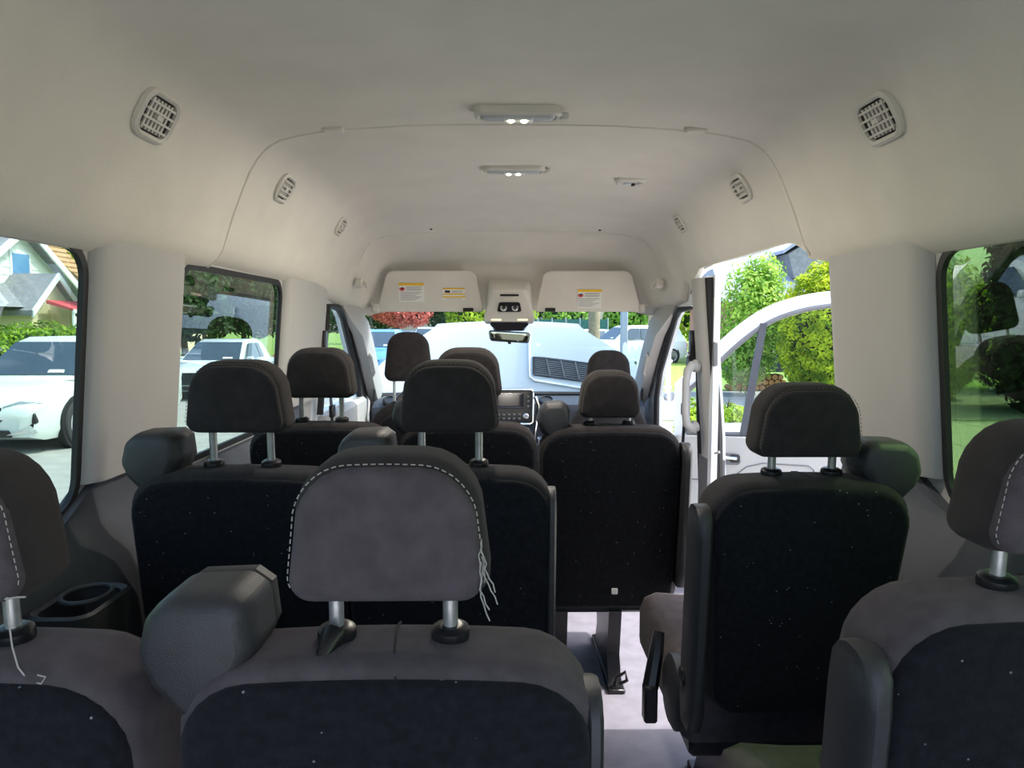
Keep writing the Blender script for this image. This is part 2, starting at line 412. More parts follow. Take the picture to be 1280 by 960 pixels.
def headliner(name, ys, drop, m, label, lip=0.0):
    rings = []
    for Y in ys:
        r = []
        for x, h in reversed(PROF): q = head_pt(x, h, Y, False, drop); r.append((-q[0], Y, CZ+q[1]))
        for x, h in PROF[1:]: q = head_pt(x, h, Y, True, drop); r.append((q[0], Y, CZ+q[1]))
        # return along the top so the panel has body
        outer = [(p[0]*1.0, p[1], p[2]+.035) if abs(p[0]) < .7 else (p[0]+math.copysign(.03, p[0]), p[1], p[2]+.02) for p in reversed(r)]
        rings.append(r+outer)
    mb = MB(); mb.loft(rings); return mb.build(name, m, ang=60)
ysr = [-.55+i*(2.195+.55)/18 for i in range(19)] + [2.204, 2.208]
def lin_s(a, b, n): return [a+(b-a)*i/n for i in range(n+1)]
ceil = struct(headliner('ceiling', ysr, .012, 'headliner', ''), 'beige felt headliner over the rear seats')
ceil_f = headliner('ceiling_front', lin_s(2.2085, 3.9, 30)+lin_s(3.93, 4.32, 10)+[4.34, 4.36, 4.38, 4.40], 0.0, 'headliner', '')
struct(ceil_f, 'beige felt headliner over the front rows'); ceil_f.name = 'ceiling'
# rolled lip along the headliner joint and the small bow line in the cab roof
def head_line(Y, x, right):
    x = min(x, .904)
    for (a, ha), (b, hb) in zip(PROF, PROF[1:]):
        if a <= x <= b: h = ha+(hb-ha)*(x-a)/(b-a); break
    q = head_pt(x, h, Y, right); return q[0], q[1]
pts = []
for i in range(81):
    x = -.90 + 1.80*i/80; q = head_line(2.206, abs(x), x > 0); pts.append((math.copysign(q[0], x), 2.203, CZ+q[1]-.012))
m_ = MB(); m_.tube(pts, .0045, 6); m_.build('edge_lip', 'headliner', ceil)
pts = []
for i in range(61):
    x = -.80 + 1.6*i/60; q = head_line(4.0, abs(x), x > 0); pts.append((math.copysign(q[0], x), 4.0-.06*(abs(x)/.8)**3, CZ+head_line(4.0-.06*(abs(x)/.8)**3, abs(x), x > 0)[1]-.001))
m_ = MB(); m_.tube(pts, .0045, 6); m_.build('bow_seam', 'headliner', ceil_f)
for s, Y0 in ((-1, 1.985), (1, 2.03)):
    for xx in (.52,):
        q = head_line(2.2, xx, False); m_ = MB(); m_.bbox(s*xx-.03, s*xx+.03, 2.165, 2.202, CZ+q[1]-.020, CZ+q[1]-.008, .004); m_.build('edge_tab', 'headliner', ceil)
for xx in (-.41, .47):
    q = head_line(3.93, abs(xx), False); m_ = MB(); m_.disc((xx, 3.93, CZ+q[1]), (0, 0, -1), [(.007, -.004), (.007, .003), (.004, .005)], 12); m_.build('push_pin', 'recess', ceil_f)

# outer roof of the van (keeps the sun out)
m_ = MB(); rings = []
for Y in (-.56, 1.0, 2.5, 2.9, 3.5, 3.8, 4.05, 4.2, 4.33, 4.42):
    k = sm((Y-3.6)/.9); top = tab(Y, [(2.9, .72), (3.5, .68), (4.05, .60), (4.2, .53), (4.33, .45), (4.42, .36)]); sd_ = min(.40-.1*k, top-.08)
    rings.append([(-1.0, Y, CZ+.21-.1*k), (-.985, Y, CZ+sd_), (-.85, Y, CZ+top-.06), (-.5, Y, CZ+top), (.5, Y, CZ+top), (.85, Y, CZ+top-.06), (.985, Y, CZ+sd_), (1.0, Y, CZ+.285-.15*k),
                  (.965, Y, CZ+.285-.15*k), (.95, Y, CZ+sd_-.02), (.83, Y, CZ+top-.09), (.5, Y, CZ+top-.03), (-.5, Y, CZ+top-.03), (-.83, Y, CZ+top-.09), (-.95, Y, CZ+sd_-.02), (-.965, Y, CZ+.21-.1*k)])
m_.loft(rings); struct(m_.build('trim_4', 'white', ang=30), 'white outer roof skin of the van')

# front: door openings, A pillars, windscreen, firewall
def fpoly(hole): return densify([(3.52, -.05), (5.2, -.05), (5.2, .80), (4.42, 1.44), (3.52, 1.47)], .15)
dl = [(3.70, .80), (4.78, .80), (4.62, .93), (4.10, 1.29), (3.98, 1.335), (3.70, 1.35)]
m_ = MB(); m_.prism(fpoly(0), side(-1, .010), side(-1, .045), [dl])
d1 = struct(m_.build('door_1', 'white', ang=25), 'driver door with its window, seen past the front seat')
m_ = MB(); m_.f = [(0, 1, 2, 3, 4, 5)]; m_.v = [side(-1, .03)(a, b) for a, b in dl]; g = m_.build('window_pane', 'g_clear', d1, smooth=False)
seal = [side(-1, .0)(a, b) for a, b in [(3.70, .80), (3.70, 1.34), (3.96, 1.335), (4.09, 1.285), (4.60, .93), (4.72, .80), (4.76, .5), (4.74, .1)]]
m_ = MB(); m_.tube(seal, .019, 8); m_.build('door_seal', 'rubber', d1)
m_ = MB(); m_.bbox(-.99, -.905, 3.70, 4.75, .05, .79, .02); m_.build('door_panel', 'pillar', d1)
m_ = MB(); m_.disc((-.895, 4.25, .35), (1, 0, 0), [(.075, 0), (.075, .01), (.06, .014)], 24); m_.build('speaker_grille', 'clad', d1)
dr = [(3.60, .0), (4.70, .0), (4.80, .25), (4.78, .78), (4.62, .95), (4.10, 1.29), (3.98, 1.33), (3.60, 1.35)]
m_ = MB(); m_.prism(densify([(3.42, -.05), (5.2, -.05), (5.2, .80), (4.42, 1.44), (3.42, 1.47)], .15), side(1, .0), side(1, .040), [dr])
wrf = m_.build('passenger_door_frame', 'white', wr, ang=25)
m_ = MB(); m_.tube([side(1, .0)(a, b) for a, b in [(3.61, .02), (3.61, 1.33), (3.98, 1.325), (4.09, 1.285), (4.60, .95), (4.76, .78), (4.79, .25), (4.70, .02)]], .018, 8); m_.build('door_seal', 'rubber', wr)
# A pillar trims along the windscreen edge
for s, nm in ((-1, 'trim_5'), (1, 'trim_6')):
    A = [(4.08, 1.43, .93, .89), (4.17, 1.345, .905, .862), (4.36, 1.235, .89, .825), (4.60, 1.09, .90, .835), (4.85, .93, .915, .85), (5.10, .775, .93, .865)]
    rings = []
    for Y, z, xo, xi in A:
        rings.append([(s*(xo+.05), Y-.03, z+.02), (s*xo, Y-.10, z-.05), (s*(xi+.012), Y-.095, z-.055), (s*xi, Y-.03, z-.01), (s*xi, Y+.03, z+.03), (s*(xo+.05), Y+.05, z+.06)])
    mb = MB(); mb.loft(rings); tp = struct(mb.build(nm, 'pillar', ang=40), 'pale windscreen pillar trim on the %s side' % ('driver' if s < 0 else 'passenger'))
    mb = MB(); mb.tube([(s*.85, 4.50, 1.085), (s*.832, 4.47, 1.06), (s*.838, 4.62, .95), (s*.862, 4.69, .925)], .012, 8); mb.build('grab_handle', 'pillar', tp)
    for k in range(4):
        mb = MB(); mb.box(s*.872-.004, s*.872+.004, 4.80+k*.018, 4.808+k*.018, .74, .83); mb.build('speaker_slot', 'recess', tp, smooth=False)
# windscreen
WT, WB = (4.40, CZ+.075), (5.17, .765)
m_ = MB(); rings = []
for i in range(7):
    t = i/6; Y = WT[0]+(WB[0]-WT[0])*t; z = WT[1]+(WB[1]-WT[1])*t; hw = .83+.05*t
    rings.append([(-hw+2*hw*k/12, Y+.10*(1-(2*k/12-1)**2), z) for k in range(13)])
m_.loft(rings, closed=False); ws = struct(m_.build('window_4', 'g_clear', ang=80), 'windscreen with the raised white bonnet behind it')
m_ = MB(); m_.tube([(-.89+1.78*k/12, 5.20+.10*(1-(2*k/12-1)**2), .752) for k in range(13)], .018, 8); m_.build('window_seal', 'rubber', ws)
m_ = MB(); m_.box(-1.0, 1.0, 5.22, 5.26, -.3, .76); m_.build('firewall', 'black', ws, smooth=False)

# right B pillar beside the open doorway
bp = pillar('trim_7', 1, 3.40, 3.60, .62, 1.46, .045, label='pale pillar trim carrying a grab handle beside the open doorway')
m_ = MB(); m_.loft([[(x, y, z) for x, y in ((wx(z)-.04, 3.40), (wx(z)-.045, 3.58), (wx(z)+.03, 3.60), (wx(z)+.03, 3.395))] for z in (0.0, .3, .62)]); m_.build('lower_panel', 'shellcap', bp)
m_ = MB(); m_.tube([(wx(z)+.002, 3.394, z) for z in lin_s(.0, 1.46, 8)], .019, 8); m_.build('door_seal', 'rubber', bp)
m_ = MB(); m_.box(.918, .945, 3.36, 3.42, -.05, 1.47); m_.build('door_jamb', 'white', bp)
m_ = MB(); m_.bbox(.912, .935, 3.345, 3.36, 1.06, 1.17, .004); m_.build('door_latch', 'shellcap', bp)
m_ = MB(); m_.tube([(.94, 3.362, .66), (.93, 3.335, .665), (.945, 3.325, .672)], .006, 8); m_.build('striker', 'steel', bp)

# grab handle on that pillar
h_ = empty('grab_handle', (.86, 3.45, .74), 'pale looped grab handle screwed to the pillar beside the open doorway', 'handle')
m_ = MB(); m_.tube([(.875, 3.46, 1.05), (.845, 3.45, 1.055), (.822, 3.44, 1.035), (.815, 3.44, .98), (.815, 3.44, .84), (.822, 3.44, .785), (.845, 3.45, .765), (.875, 3.46, .77)], [.024, .024, .02, .017, .017, .02, .024, .024], 12); m_.build('grip', 'pillar', h_)
for z in (1.055, .768): m_ = MB(); m_.disc((.868, 3.46, z), (-1, 0, 0), [(.03, 0), (.03, .012), (.022, .02)], 18); m_.build('mount', 'pillar', h_)

# ------------------------------------------------------------------ roof vents and lamps
def frame_at(origin, nx, ny, nz):
    return lambda p: Vector(origin) + Vector(nx)*p[0] + Vector(ny)*p[1] + Vector(nz)*p[2]
def vent(s, Y, row, k=1.0):
    # surface frame on the cove: u along the van, v up the cove, n into the cabin
    dr_ = .012 if Y < 2.2 else 0.0
    xa, xb = (.735, .79) if k > .9 else (.738, .782)
    A = head_line(Y, xa, s > 0); B = head_line(Y, xb, s > 0)
    A = Vector((s*A[0], Y, CZ+A[1]-dr_)); B = Vector((s*B[0], Y, CZ+B[1]-dr_))
    v = (A-B).normalized(); u = Vector((0, 1, 0)); n = Vector((-s*abs(v.z), 0, -abs(v.x)))
    # pitch along the van where the roof falls towards the cab
    q0 = head_line(Y-.06, .765, s > 0)[1]; q1 = head_line(Y+.06, .765, s > 0)[1]
    u = Vector((0, .12, q1-q0)).normalized(); n = u.cross(v).normalized(); n = n if n.x*s < 0 else -n
    p = (A+B)/2 - n*.001
    fr = frame_at(p, u, v, n)
    o = empty('air_vent', p, 'oval louvred roof air vent %s' % row, 'air vent', 'roof air vents along the coves')
    W, H = .150*k, .105*k
    def ring(w, h, r, d): 
        q = rrect(w, w, -h/2, h/2, r, r, 5); return [fr((a, b, d)) for a, b in q]
    mb = MB(); mb.loft([ring(W, H, .035, -.012), ring(W, H, .035, .006), ring(W-.014, H-.014, .03, .011), ring(W-.026, H-.026, .025, .007), ring(W-.03, H-.03, .024, -.012)], cap0=False, cap1=False); mb.build('bezel', 'bezel', o)
    mb = MB(); mb.loft([ring(W-.022, H-.022, .026, -.004), ring(W-.022, H-.022, .026, .0005)]); mb.build('backing', 'recess', o)
    for i in range(4):
        vv = (-.5+(i+.5)/4)*(H-.034); ww = (W-.034) if 0 < i < 3 else W-.046
        mb = MB(); bx_ = [fr((a*ww/2, vv+b*.0024, c)) for a in (-1, 1) for b in (-1, 1) for c in (.001, .009)]
        mb.add(bx_, [(0,1,3,2),(4,6,7,5),(0,4,5,1),(2,3,7,6),(0,2,6,4),(1,5,7,3)]); mb.build('louvre', 'bezel', o, smooth=False)
    for i in range(6):
        uu = (-.5+(i+.5)/6)*(W-.056); mb = MB(); bx_ = [fr((uu+a*.0035, b*(H-.036)/2, c)) for a in (-1, 1) for b in (-1, 1) for c in (.0006, .004)]
        mb.add(bx_, [(0,1,3,2),(4,6,7,5),(0,4,5,1),(2,3,7,6),(0,2,6,4),(1,5,7,3)]); mb.build('vane', 'bezel', o, smooth=False)
    mb = MB(); bx_ = [fr((a*.012, b*.005, c)) for a in (-1, 1) for b in (-1, 1) for c in (.004, .011)]
    mb.add(bx_, [(0,1,3,2),(4,6,7,5),(0,4,5,1),(2,3,7,6),(0,2,6,4),(1,5,7,3)]); mb.build('slider', 'bezel', o, smooth=False)
names = [('above the rear bench', 'above the second bench from the back'), ('ahead of the headliner joint on the bench side', ''), ('', '')]
for s, sd2 in ((-1, 'bench'), (1, 'sliding door')):
    vent(s, 1.61, 'behind the headliner joint on the %s side' % sd2)
    vent(s, 2.53, 'just ahead of the headliner joint on the %s side' % sd2, .92)
    vent(s, 3.375, 'nearest the cab on the %s side' % sd2, .80)

def dome(Y, h, wd, label, tilt=0.0, pw=6.0):
    o = empty('dome_lamp', (.006, Y, CZ+h), label, 'ceiling lamp', 'lit ceiling lamps')
    z = CZ+h
    def ring(w_, d, r, zz): return [(.006+a, Y+b, zz) for a, b in rrect(w_, w_, -d/2, d/2, r, r, 5)]
    mb = MB(); mb.loft([ring(wd, .085, .03, z+.01), ring(wd, .085, .03, z-.010), ring(wd-.012, .073, .026, z-.016), ring(wd-.03, .058, .02, z-.014), ring(wd-.03, .058, .02, z-.002)], cap0=False); mb.build('bezel', 'bezel', o)
    mb = MB(); mb.loft([ring(wd-.034, .05, .018, z-.003), ring(wd-.036, .048, .018, z-.012), ring(wd-.05, .034, .012, z-.018)]); mb.build('lens', 'bezel_grey', o)
    mb = MB(); mb.bbox(-.034, .046, Y-.016, Y+.020, z-.023, z-.012, .003); mb.build('lamp_module', 'lens', o)
    for dx in (-.014, .022):
        mb = MB(); mb.disc((.0+dx, Y-.004, z-.022), (0, 0, -1), [(.009, -.002), (.009, .003), (.006, .005)], 14); mb.build('diode', 'led', o)
    mb = MB(); mb.bbox(wd/2+.0, wd/2+.024, Y-.016, Y+.014, z-.020, z-.002, .004); mb.build('switch_tab', 'bezel', o)
    L = bpy.data.lights.new('lamp_light', 'AREA'); L.shape = 'RECTANGLE'; L.size = .08; L.size_y = .03; L.energy = pw; L.color = (1, .92, .80)
    lo = bpy.data.objects.new('lamp_light', L); COL.objects.link(lo); lo.parent = o; lo.location = (0, 0, -.035)
dome(2.05, .566, .235, 'wide ceiling lamp behind the headliner joint, two diodes lit')
dome(2.86, .585, .235, 'wide ceiling lamp ahead of the headliner joint, two diodes lit')
# small belt-guide bezel in the roof ahead on the right
o = empty('roof_belt_guide', (.47, 3.02, CZ+.575), 'small hooded belt guide set in the roof above the single seats', 'belt guide')
z = CZ+.57
m_ = MB()
def rg(w_, d, r, zz, dy=0): return [(.47+a, 3.02+b+dy, zz) for a, b in rrect(w_, w_*.8, -d/2, d/2, r, r, 4)]
m_.loft([rg(.125, .105, .025, z+.015), rg(.125, .105, .025, z-.006), rg(.105, .085, .02, z-.014), rg(.085, .065, .015, z-.010), rg(.08, .06, .015, z+.004)], cap0=False); m_.build('bezel', 'bezel', o)
m_ = MB(); m_.bbox(.445, .495, 3.0, 3.03, z-.017, z-.002, .004); m_.build('catch', 'lens', o)
m_ = MB(); m_.bbox(.475, .49, 2.997, 3.02, z-.022, z-.015, .002); m_.build('slot', 'recess', o)

# ------------------------------------------------------------------ seats
TILT = .17
def headrest(root, cx, Yc, zb, zt, wd, tri=False, frayed=False, fab='fabric', thick=.105, thr='thread'):
    """zb/zt bottom and top heights"""
    fn = lambda x, y, z: (x, y + (zt-z)*.06, z)
    hb = MB(); pillow(hb, cx, wd*1.0, wd*.93, zb, zt, .026, .062, Yc-.052, Yc+thick-.052, .030, .006, .006, fn)
    hr = hb.build('headrest', 'gusset', root)
    pb = MB(); pillow(pb, cx, wd*.945, wd*.875, zb+.004, zt-.011, .024, .056, Yc-.060, Yc-.02, .012, .006, .006, fn); pb.build('rear_cover', fab, hr)
    # stitching along the rear cover's edge
    ol = rrect(wd*.955, wd*.89, zb+.006, zt-.007, .024, .056, 8, .006)
    pts = [Vector(fn(cx+x, Yc-.052, z)) for x, z in ol]
    st = MB(); acc = 0; dash = .0045
    loop = pts+[pts[0]]; run = []
    dense = []
    for a, b in zip(loop, loop[1:]):
        n = max(1, int((b-a).length/.0015))
        for k in range(n): dense.append(a.lerp(b, k/n))
    zlim = zb+.02
    step = 5
    for i in range(0, len(dense)-4, step):
        a, b = dense[i], dense[i+3]
        if a.z < zlim: continue
        st.tube([a, b], .00065, 4)
    st.build('stitching', thr, hr)
    for dx in (-.062, .062):
        mb = MB(); mb.tube([(cx+dx, Yc-.004, zb+.03), (cx+dx, Yc, zb-.005), (cx+dx, Yc+.004, zb-.085)], .0082, 12); mb.build('post', 'steel', hr)
    return hr
def collar(root, cx, Yc, zc, trig=False):
    for i, dx in enumerate((-.062, .062)):
        mb = MB(); c = (cx+dx, Yc+.002, zc)
        mb.disc(c, (0, -.12, 1), [(.020, -.012), (.0215, .0), (.0205, .006), (.015, .0095), (.010, .010)], 20)
        o = mb.build('post_collar', 'black', root)
        if trig and i == 0:
            mb = MB(); mb.tube([(cx+dx, Yc-.012, zc+.004), (cx+dx-.004, Yc-.028, zc-.002), (cx+dx-.008, Yc-.042, zc-.012)], [.014, .010, .0065], 12); mb.build('release_tab', 'black', o)
def backrest(root, cx, Yc, zt, wd, z0=.36, wbot=None, depth=.15, fab='fabric', r=.075):
    wbot = wbot or wd
    yb, yf = Yc-.075, Yc-.075+depth
    fn = lambda x, y, z: (x, y + (zt-z)*TILT, z)
    mb = MB(); pillow(mb, cx, wbot, wd, z0, zt, .06, r, yb, yf, .030, .004, .010, fn, .05); b = mb.build('backrest', fab, root)
    mb = MB(); pillow(mb, cx, wbot-.016, wd-.016, z0+.006, zt-.014, .054, r-.004, yb-.009, yb+.03, .014, .005, .010, fn); mb.build('back_panel', 'carpet', b)
    # seam across the top
    mb = MB(); mb.tube([(cx+.012, yb+.004, zt-.006), (cx+.010, yb+.018, zt+.006), (cx+.006, yb+.04, zt+.0098), (cx, yf-.05, zt+.0098), (cx, yf-.02, zt+.004)], .0016, 5); mb.build('top_seam', 'seam', b)
    return b
def retractor(root, x0, x1, Yc, z0, z1, s=1):
    """rounded belt retractor housing standing on the seat shoulder"""
    cx = (x0+x1)/2; wd = x1-x0
    def ring(y, k, ins=0.0):
        q = [(-.5, .45), (-.42, .80), (-.22, .98), (.30, 1.0), (.46, .88), (.5, .5), (.36, .18), (.10, -.15), (-.08, -.15), (-.38, .18)]
        return [(cx+s*a*(wd-ins), y, z0+ins*.5+(z1-z0-ins)*b) for a, b in q]
    mb = MB(); mb.loft([ring(Yc-.058, 1, .040), ring(Yc-.054, 1, .018), ring(Yc-.040, 1, .004), ring(Yc-.02, 1, 0), ring(Yc+.035, 1, 0)])
    o = mb.build('belt_retractor_cover', 'shell', root, ang=28)
    bv = o.modifiers.new('bev', 'BEVEL'); bv.width = .010; bv.segments = 3; bv.limit_method = 'ANGLE'; bv.angle_limit = math.radians(25)
    mb = MB(); mb.loft([ring(Yc+.0355, 1, .012), ring(Yc+.042, 1, .006), ring(Yc+.060, 1, .008), ring(Yc+.066, 1, .022)]); mb.build('front_cap', 'shellcap' if s < 0 and x0 > .4 else 'shell', o, ang=30)
    mb = MB(); mb.box(cx-.022, cx+.022, Yc+.064, Yc+.0675, z0-.25, z0+.8*(z1-z0)); mb.build('seat_belt', 'black', o, smooth=False)
def armrest(root, x, Yc, zt, zb=.42, s=1):
    fn = lambda p: p
    pts = []
    rings = []
    for z, k in ((zt, .25), (zt-.006, .6), (zt-.022, .9), (zt-.06, 1.0), ((zt+zb)/2, 1.0), (zb+.05, 1.0), (zb, .6)):
        y0 = Yc - .035 + (zt-z)*.10; d = .055*k
        rings.append([(x+s*a*.014, y0+b*d, z) for a, b in ((-1, -.85), (-.5, -1), (.5, -1), (1, -.85), (1, .85), (.5, 1), (-.5, 1), (-1, .85))])
    mb = MB(); mb.loft(rings); a = mb.build('folded_armrest', 'shell', root, ang=45)
    mb = MB(); mb.disc((x+s*.0145, Yc+.03, zb+.10), (s, 0, 0), [(.02, 0), (.02, .004), (.012, .006)], 16); mb.build('pivot_cap', 'black', a)
def cushion(root, cx, Yc, wd, zt=.45, depth=.47):
    y0 = Yc+.10
    mb = MB(); rings = []
    prof = [(0, .045, .5), (.012, .015, .8), (.05, .0, 1.0)]
    secs = [(y0, zt-.03, .02), (y0+.03, zt-.01, .004), (y0+.12, zt-.005, 0), (y0+.30, zt+.01, 0), (y0+depth-.07, zt+.012, 0), (y0+depth-.025, zt-.008, .006), (y0+depth, zt-.045, .02)]
    for y, z, ins in secs:
        hw = wd/2-ins; r = .045
        ring = [(cx-hw, y, zt-.14), (cx-hw, y, z-r), (cx-hw+r*.3, y, z-r*.3), (cx-hw+r, y, z), (cx-hw*.4, y, z-.006), (cx+hw*.4, y, z-.006), (cx+hw-r, y, z), (cx+hw-r*.3, y, z-r*.3), (cx+hw, y, z-r), (cx+hw, y, zt-.14)]
        rings.append(ring)
    mb.loft(rings); mb.build('seat_cushion', 'fabric', root, ang=60)
    mb = MB(); mb.bbox(cx-wd/2+.02, cx+wd/2-.02, y0+.02, y0+depth-.05, zt-.19, zt-.135, .01); mb.build('seat_base', 'black', root)
def pedestal(root, x, Yc, zt=.27):
    mb = MB(); mb.loft([[(x+a*.022, Yc+.14+(.30 if b > 0 else 0)+dy*b, z) for a, b in ((-1, -1), (1, -1), (1, 1), (-1, 1))] for z, dy in ((0.012, .04), (.10, -.01), (zt, .03))])
    l = mb.build('leg', 'black', root, ang=30)
    mb = MB(); mb.bbox(x-.030, x+.030, Yc+.06, Yc+.52, 0.0, .016, .004); mb.build('floor_rail', 'black', l)
    mb = MB(); mb.tube([(x-.0, Yc+.095, .02), (x+.0, Yc+.075, .05), (x+.03, Yc+.07, .075), (x+.036, Yc+.07, .045), (x+.012, Yc+.075, .03)], .006, 8); mb.build('latch_loop', 'black', l)
def hinge_cover(root, x, Yc, z, s):
    mb = MB(); mb.disc((x, Yc+.16, z), (s, 0, 0), [(.085, 0), (.085, .018), (.07, .026)], 24); mb.build('hinge_cover', 'shell', root)

def bench(Yc, dz, label, trig=False, x0=-.60, x1=-.15, wd=.435, htop=None, fab='fabric', rshift=0.0, arm=True, hoff=0.0, rz=0.0, thr='thread'):
    root = empty('two_seat_bench', ((x0+x1)/2, Yc, 0), label, 'bench seat', 'two-seat benches along the window side')
    zt = CZ-.325+dz
    for i, cx in enumerate((x0, x1)):
        backrest(root, cx+.0, Yc, zt, wd, .34+dz, wd, fab=fab)
        headrest(root, cx, Yc, zt+.085+hoff, zt+.235+hoff, .212, fab=fab, thr=thr)
        collar(root, cx, Yc, zt+.014, trig and i == 1)
        retractor(root, cx-.5*wd-.02+rshift, cx-.5*wd+.105+rshift, Yc, zt-.03+rz, zt+.092+rz)
        cushion(root, cx, Yc, wd, .45+dz*.5)
        pedestal(root, cx+(.10 if i else -.06), Yc)
    if arm: armrest(root, x1+wd/2-.004, Yc+.02, zt-.035, .40, .65)
    if arm: hinge_cover(root, x1+wd/2+.001, Yc, .40, 1)
    return root
def single(Yc, cx, dz, label, wd=.43, side_ret=1, wbot=None, arm=-1, hw=.205, hz=(.055, .195), z0=.33, ret=True, fab='fabric', thr='thread', cd=.47, leg=(-.06, .14)):
    root = empty('single_seat', (cx, Yc, 0), label, 'seat', 'single passenger seats beside the aisle')
    zt = CZ-.315+dz
    b = backrest(root, cx, Yc, zt, wd, z0, wbot or wd, fab=fab)
    headrest(root, cx, Yc, zt+hz[0], zt+hz[1], hw, fab=fab, thr=thr); collar(root, cx, Yc, zt+.013)
    if ret:
        if side_ret > 0: retractor(root, cx+wd/2-.10, cx+wd/2+.025, Yc, zt-.03, zt+.085, -1)
        else: retractor(root, cx-wd/2-.008, cx-wd/2+.098, Yc, zt-.03, zt+.085, 1)
    cushion(root, cx, Yc, wd+.01, depth=cd); pedestal(root, cx+leg[0], Yc); pedestal(root, cx+leg[1], Yc)
    if arm: armrest(root, cx+arm*(wd/2+.013), Yc, zt-.045, .40, arm); hinge_cover(root, cx+arm*(wd/2+.001), Yc, .40, arm)
    return root, b

B4 = bench(.79, -.026, 'charcoal two-seat bench with frayed grey stitching on its headrests, rearmost in the van', trig=True, x0=-.63, x1=-.155, wd=.437, rshift=-.022, hoff=-.023, rz=-.016)
B3 = bench(1.60, .008, 'charcoal two-seat bench in front of the rearmost bench, beside the pale window trim', x0=-.60, x1=-.15, wd=.445, fab='fabric_shade', thr='thread_shade')
B2 = bench(2.31, .012, 'charcoal two-seat bench behind the driver seat', x0=-.60, x1=-.145, wd=.43, arm=False, fab='fabric_shade', thr='thread_shade')
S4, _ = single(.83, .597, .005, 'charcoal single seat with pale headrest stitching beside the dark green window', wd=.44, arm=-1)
S3, _ = single(1.50, .577, -.002, 'black single seat in the open sliding doorway pillar with belt housing on its window shoulder', wd=.405, wbot=.36, hw=.212, hz=(.048, .192), z0=.42, fab='fabric_shade', thr='thread_shade', cd=.60)
S2, b2 = single(2.36, .303, -.015, 'black single seat behind the front passenger seat with sunlit edge', wd=.448, side_ret=-1, arm=1, z0=.31, hw=.194, hz=(.032, .178), fab='fabric_shade', thr='thread_shade', leg=(.045, -.14))
m_ = MB(); m_.bbox(.318, .338, 2.36-.093+.55*TILT, 2.36-.085+.55*TILT, .37, .39, .002); m_.build('label_tag', 'sticker', b2)
# buckle on S3
m_ = MB(); m_.tube([(.345, 1.76, .50), (.335, 1.74, .46), (.318, 1.72, .38)], [.014, .018, .02], 8); m_.build('buckle_stalk', 'black', S3)
m_ = MB(); m_.bbox(.300, .332, 1.695, 1.735, .30, .39, .005); m_.build('buckle', 'black', S3)
# loose threads
hr4 = [c for c in B4.children if c.name.startswith('headrest')]
zt4 = CZ-.325-.049
xr = -.155+.212*.46
m_ = MB()
for k in range(5):
    p = Vector((xr, .745, zt4+.155-.006*k)); pts = [p]
    for i in range(8): p = p+Vector((random.uniform(-.002, .005), random.uniform(-.003, .0), -random.uniform(.003, .009))); pts.append(p)
    m_.tube(pts, .0007, 4)
m_.build('loose_thread', 'thread', hr4[1])
xl = -.63+.212*.45
m_ = MB(); m_.tube([(xl, .735, zt4+.10), (xl+.004, .73, zt4+.075), (xl+.006, .73, zt4+.05), (xl+.012, .728, zt4+.03), (xl+.024, .725, zt4+.017), (xl+.038, .722, zt4+.016), (xl+.044, .72, zt4+.024), (xl+.036, .72, zt4+.026)], .0009, 5)
m_.tube([(xl-.002, .735, zt4+.098), (xl+.012, .732, zt4+.101), (xl+.022, .73, zt4+.102)], .001, 5); m_.build('loose_thread', 'thread', hr4[0])

def front_seat(cx, label, Yc, zt, htop, hw, lean=0.0):
    root = empty('front_seat', (cx, Yc, 0), label, 'seat', 'front seats facing the windscreen')
    fn = lambda x, y, z: (x, y + (zt-z)*.2, z)
    mb = MB(); pillow(mb, cx, .46, .40, .30, zt, .08, .15, Yc-.08, Yc+.08, .045, .006, .02, fn); b = mb.build('backrest', 'fabric_shade', root)
    mb = MB(); pillow(mb, cx, .40, .32, .34, zt-.03, .07, .13, Yc-.09, Yc-.04, .02, .005, .02, fn); mb.build('back_panel', 'black', b)
    hb = MB(); pillow(hb, cx, hw, hw*.88, htop-.235, htop, .04, .075, Yc-.05, Yc+.06, .035, .006, .006); hr = hb.build('headrest', 'fabric_shade', root)
    for dx in (-.07, .07): mb = MB(); mb.tube([(cx+dx, Yc, htop-.21), (cx+dx, Yc, zt-.04)], .007, 10); mb.build('post', 'steel', hr)
    for dx in (-.07, .07): mb = MB(); mb.disc((cx+dx, Yc, zt+.012), (0, 0, 1), [(.02, -.012), (.02, .005), (.012, .01)], 16); mb.build('post_collar', 'black', root)
    cushion(root, cx, Yc+.02, .48, .46, .48)
    mb = MB(); mb.bbox(cx-.2, cx+.2, Yc+.15, Yc+.55, 0.0, .28, .02); mb.build('pedestal', 'black', root)
    return root
FD = front_seat(-.50, 'black driver seat with tall headrest, behind the steering wheel', 3.65, CZ-.40, CZ-.045, .232)
m_ = MB(); m_.bbox(-.34, -.22, 3.60, 3.70, .55, .82, .03); m_.build('inner_armrest', 'shell', FD)
FP = front_seat(.485, 'charcoal front passenger seat beside the open front door', 3.66, CZ-.40, CZ-.135, .232)

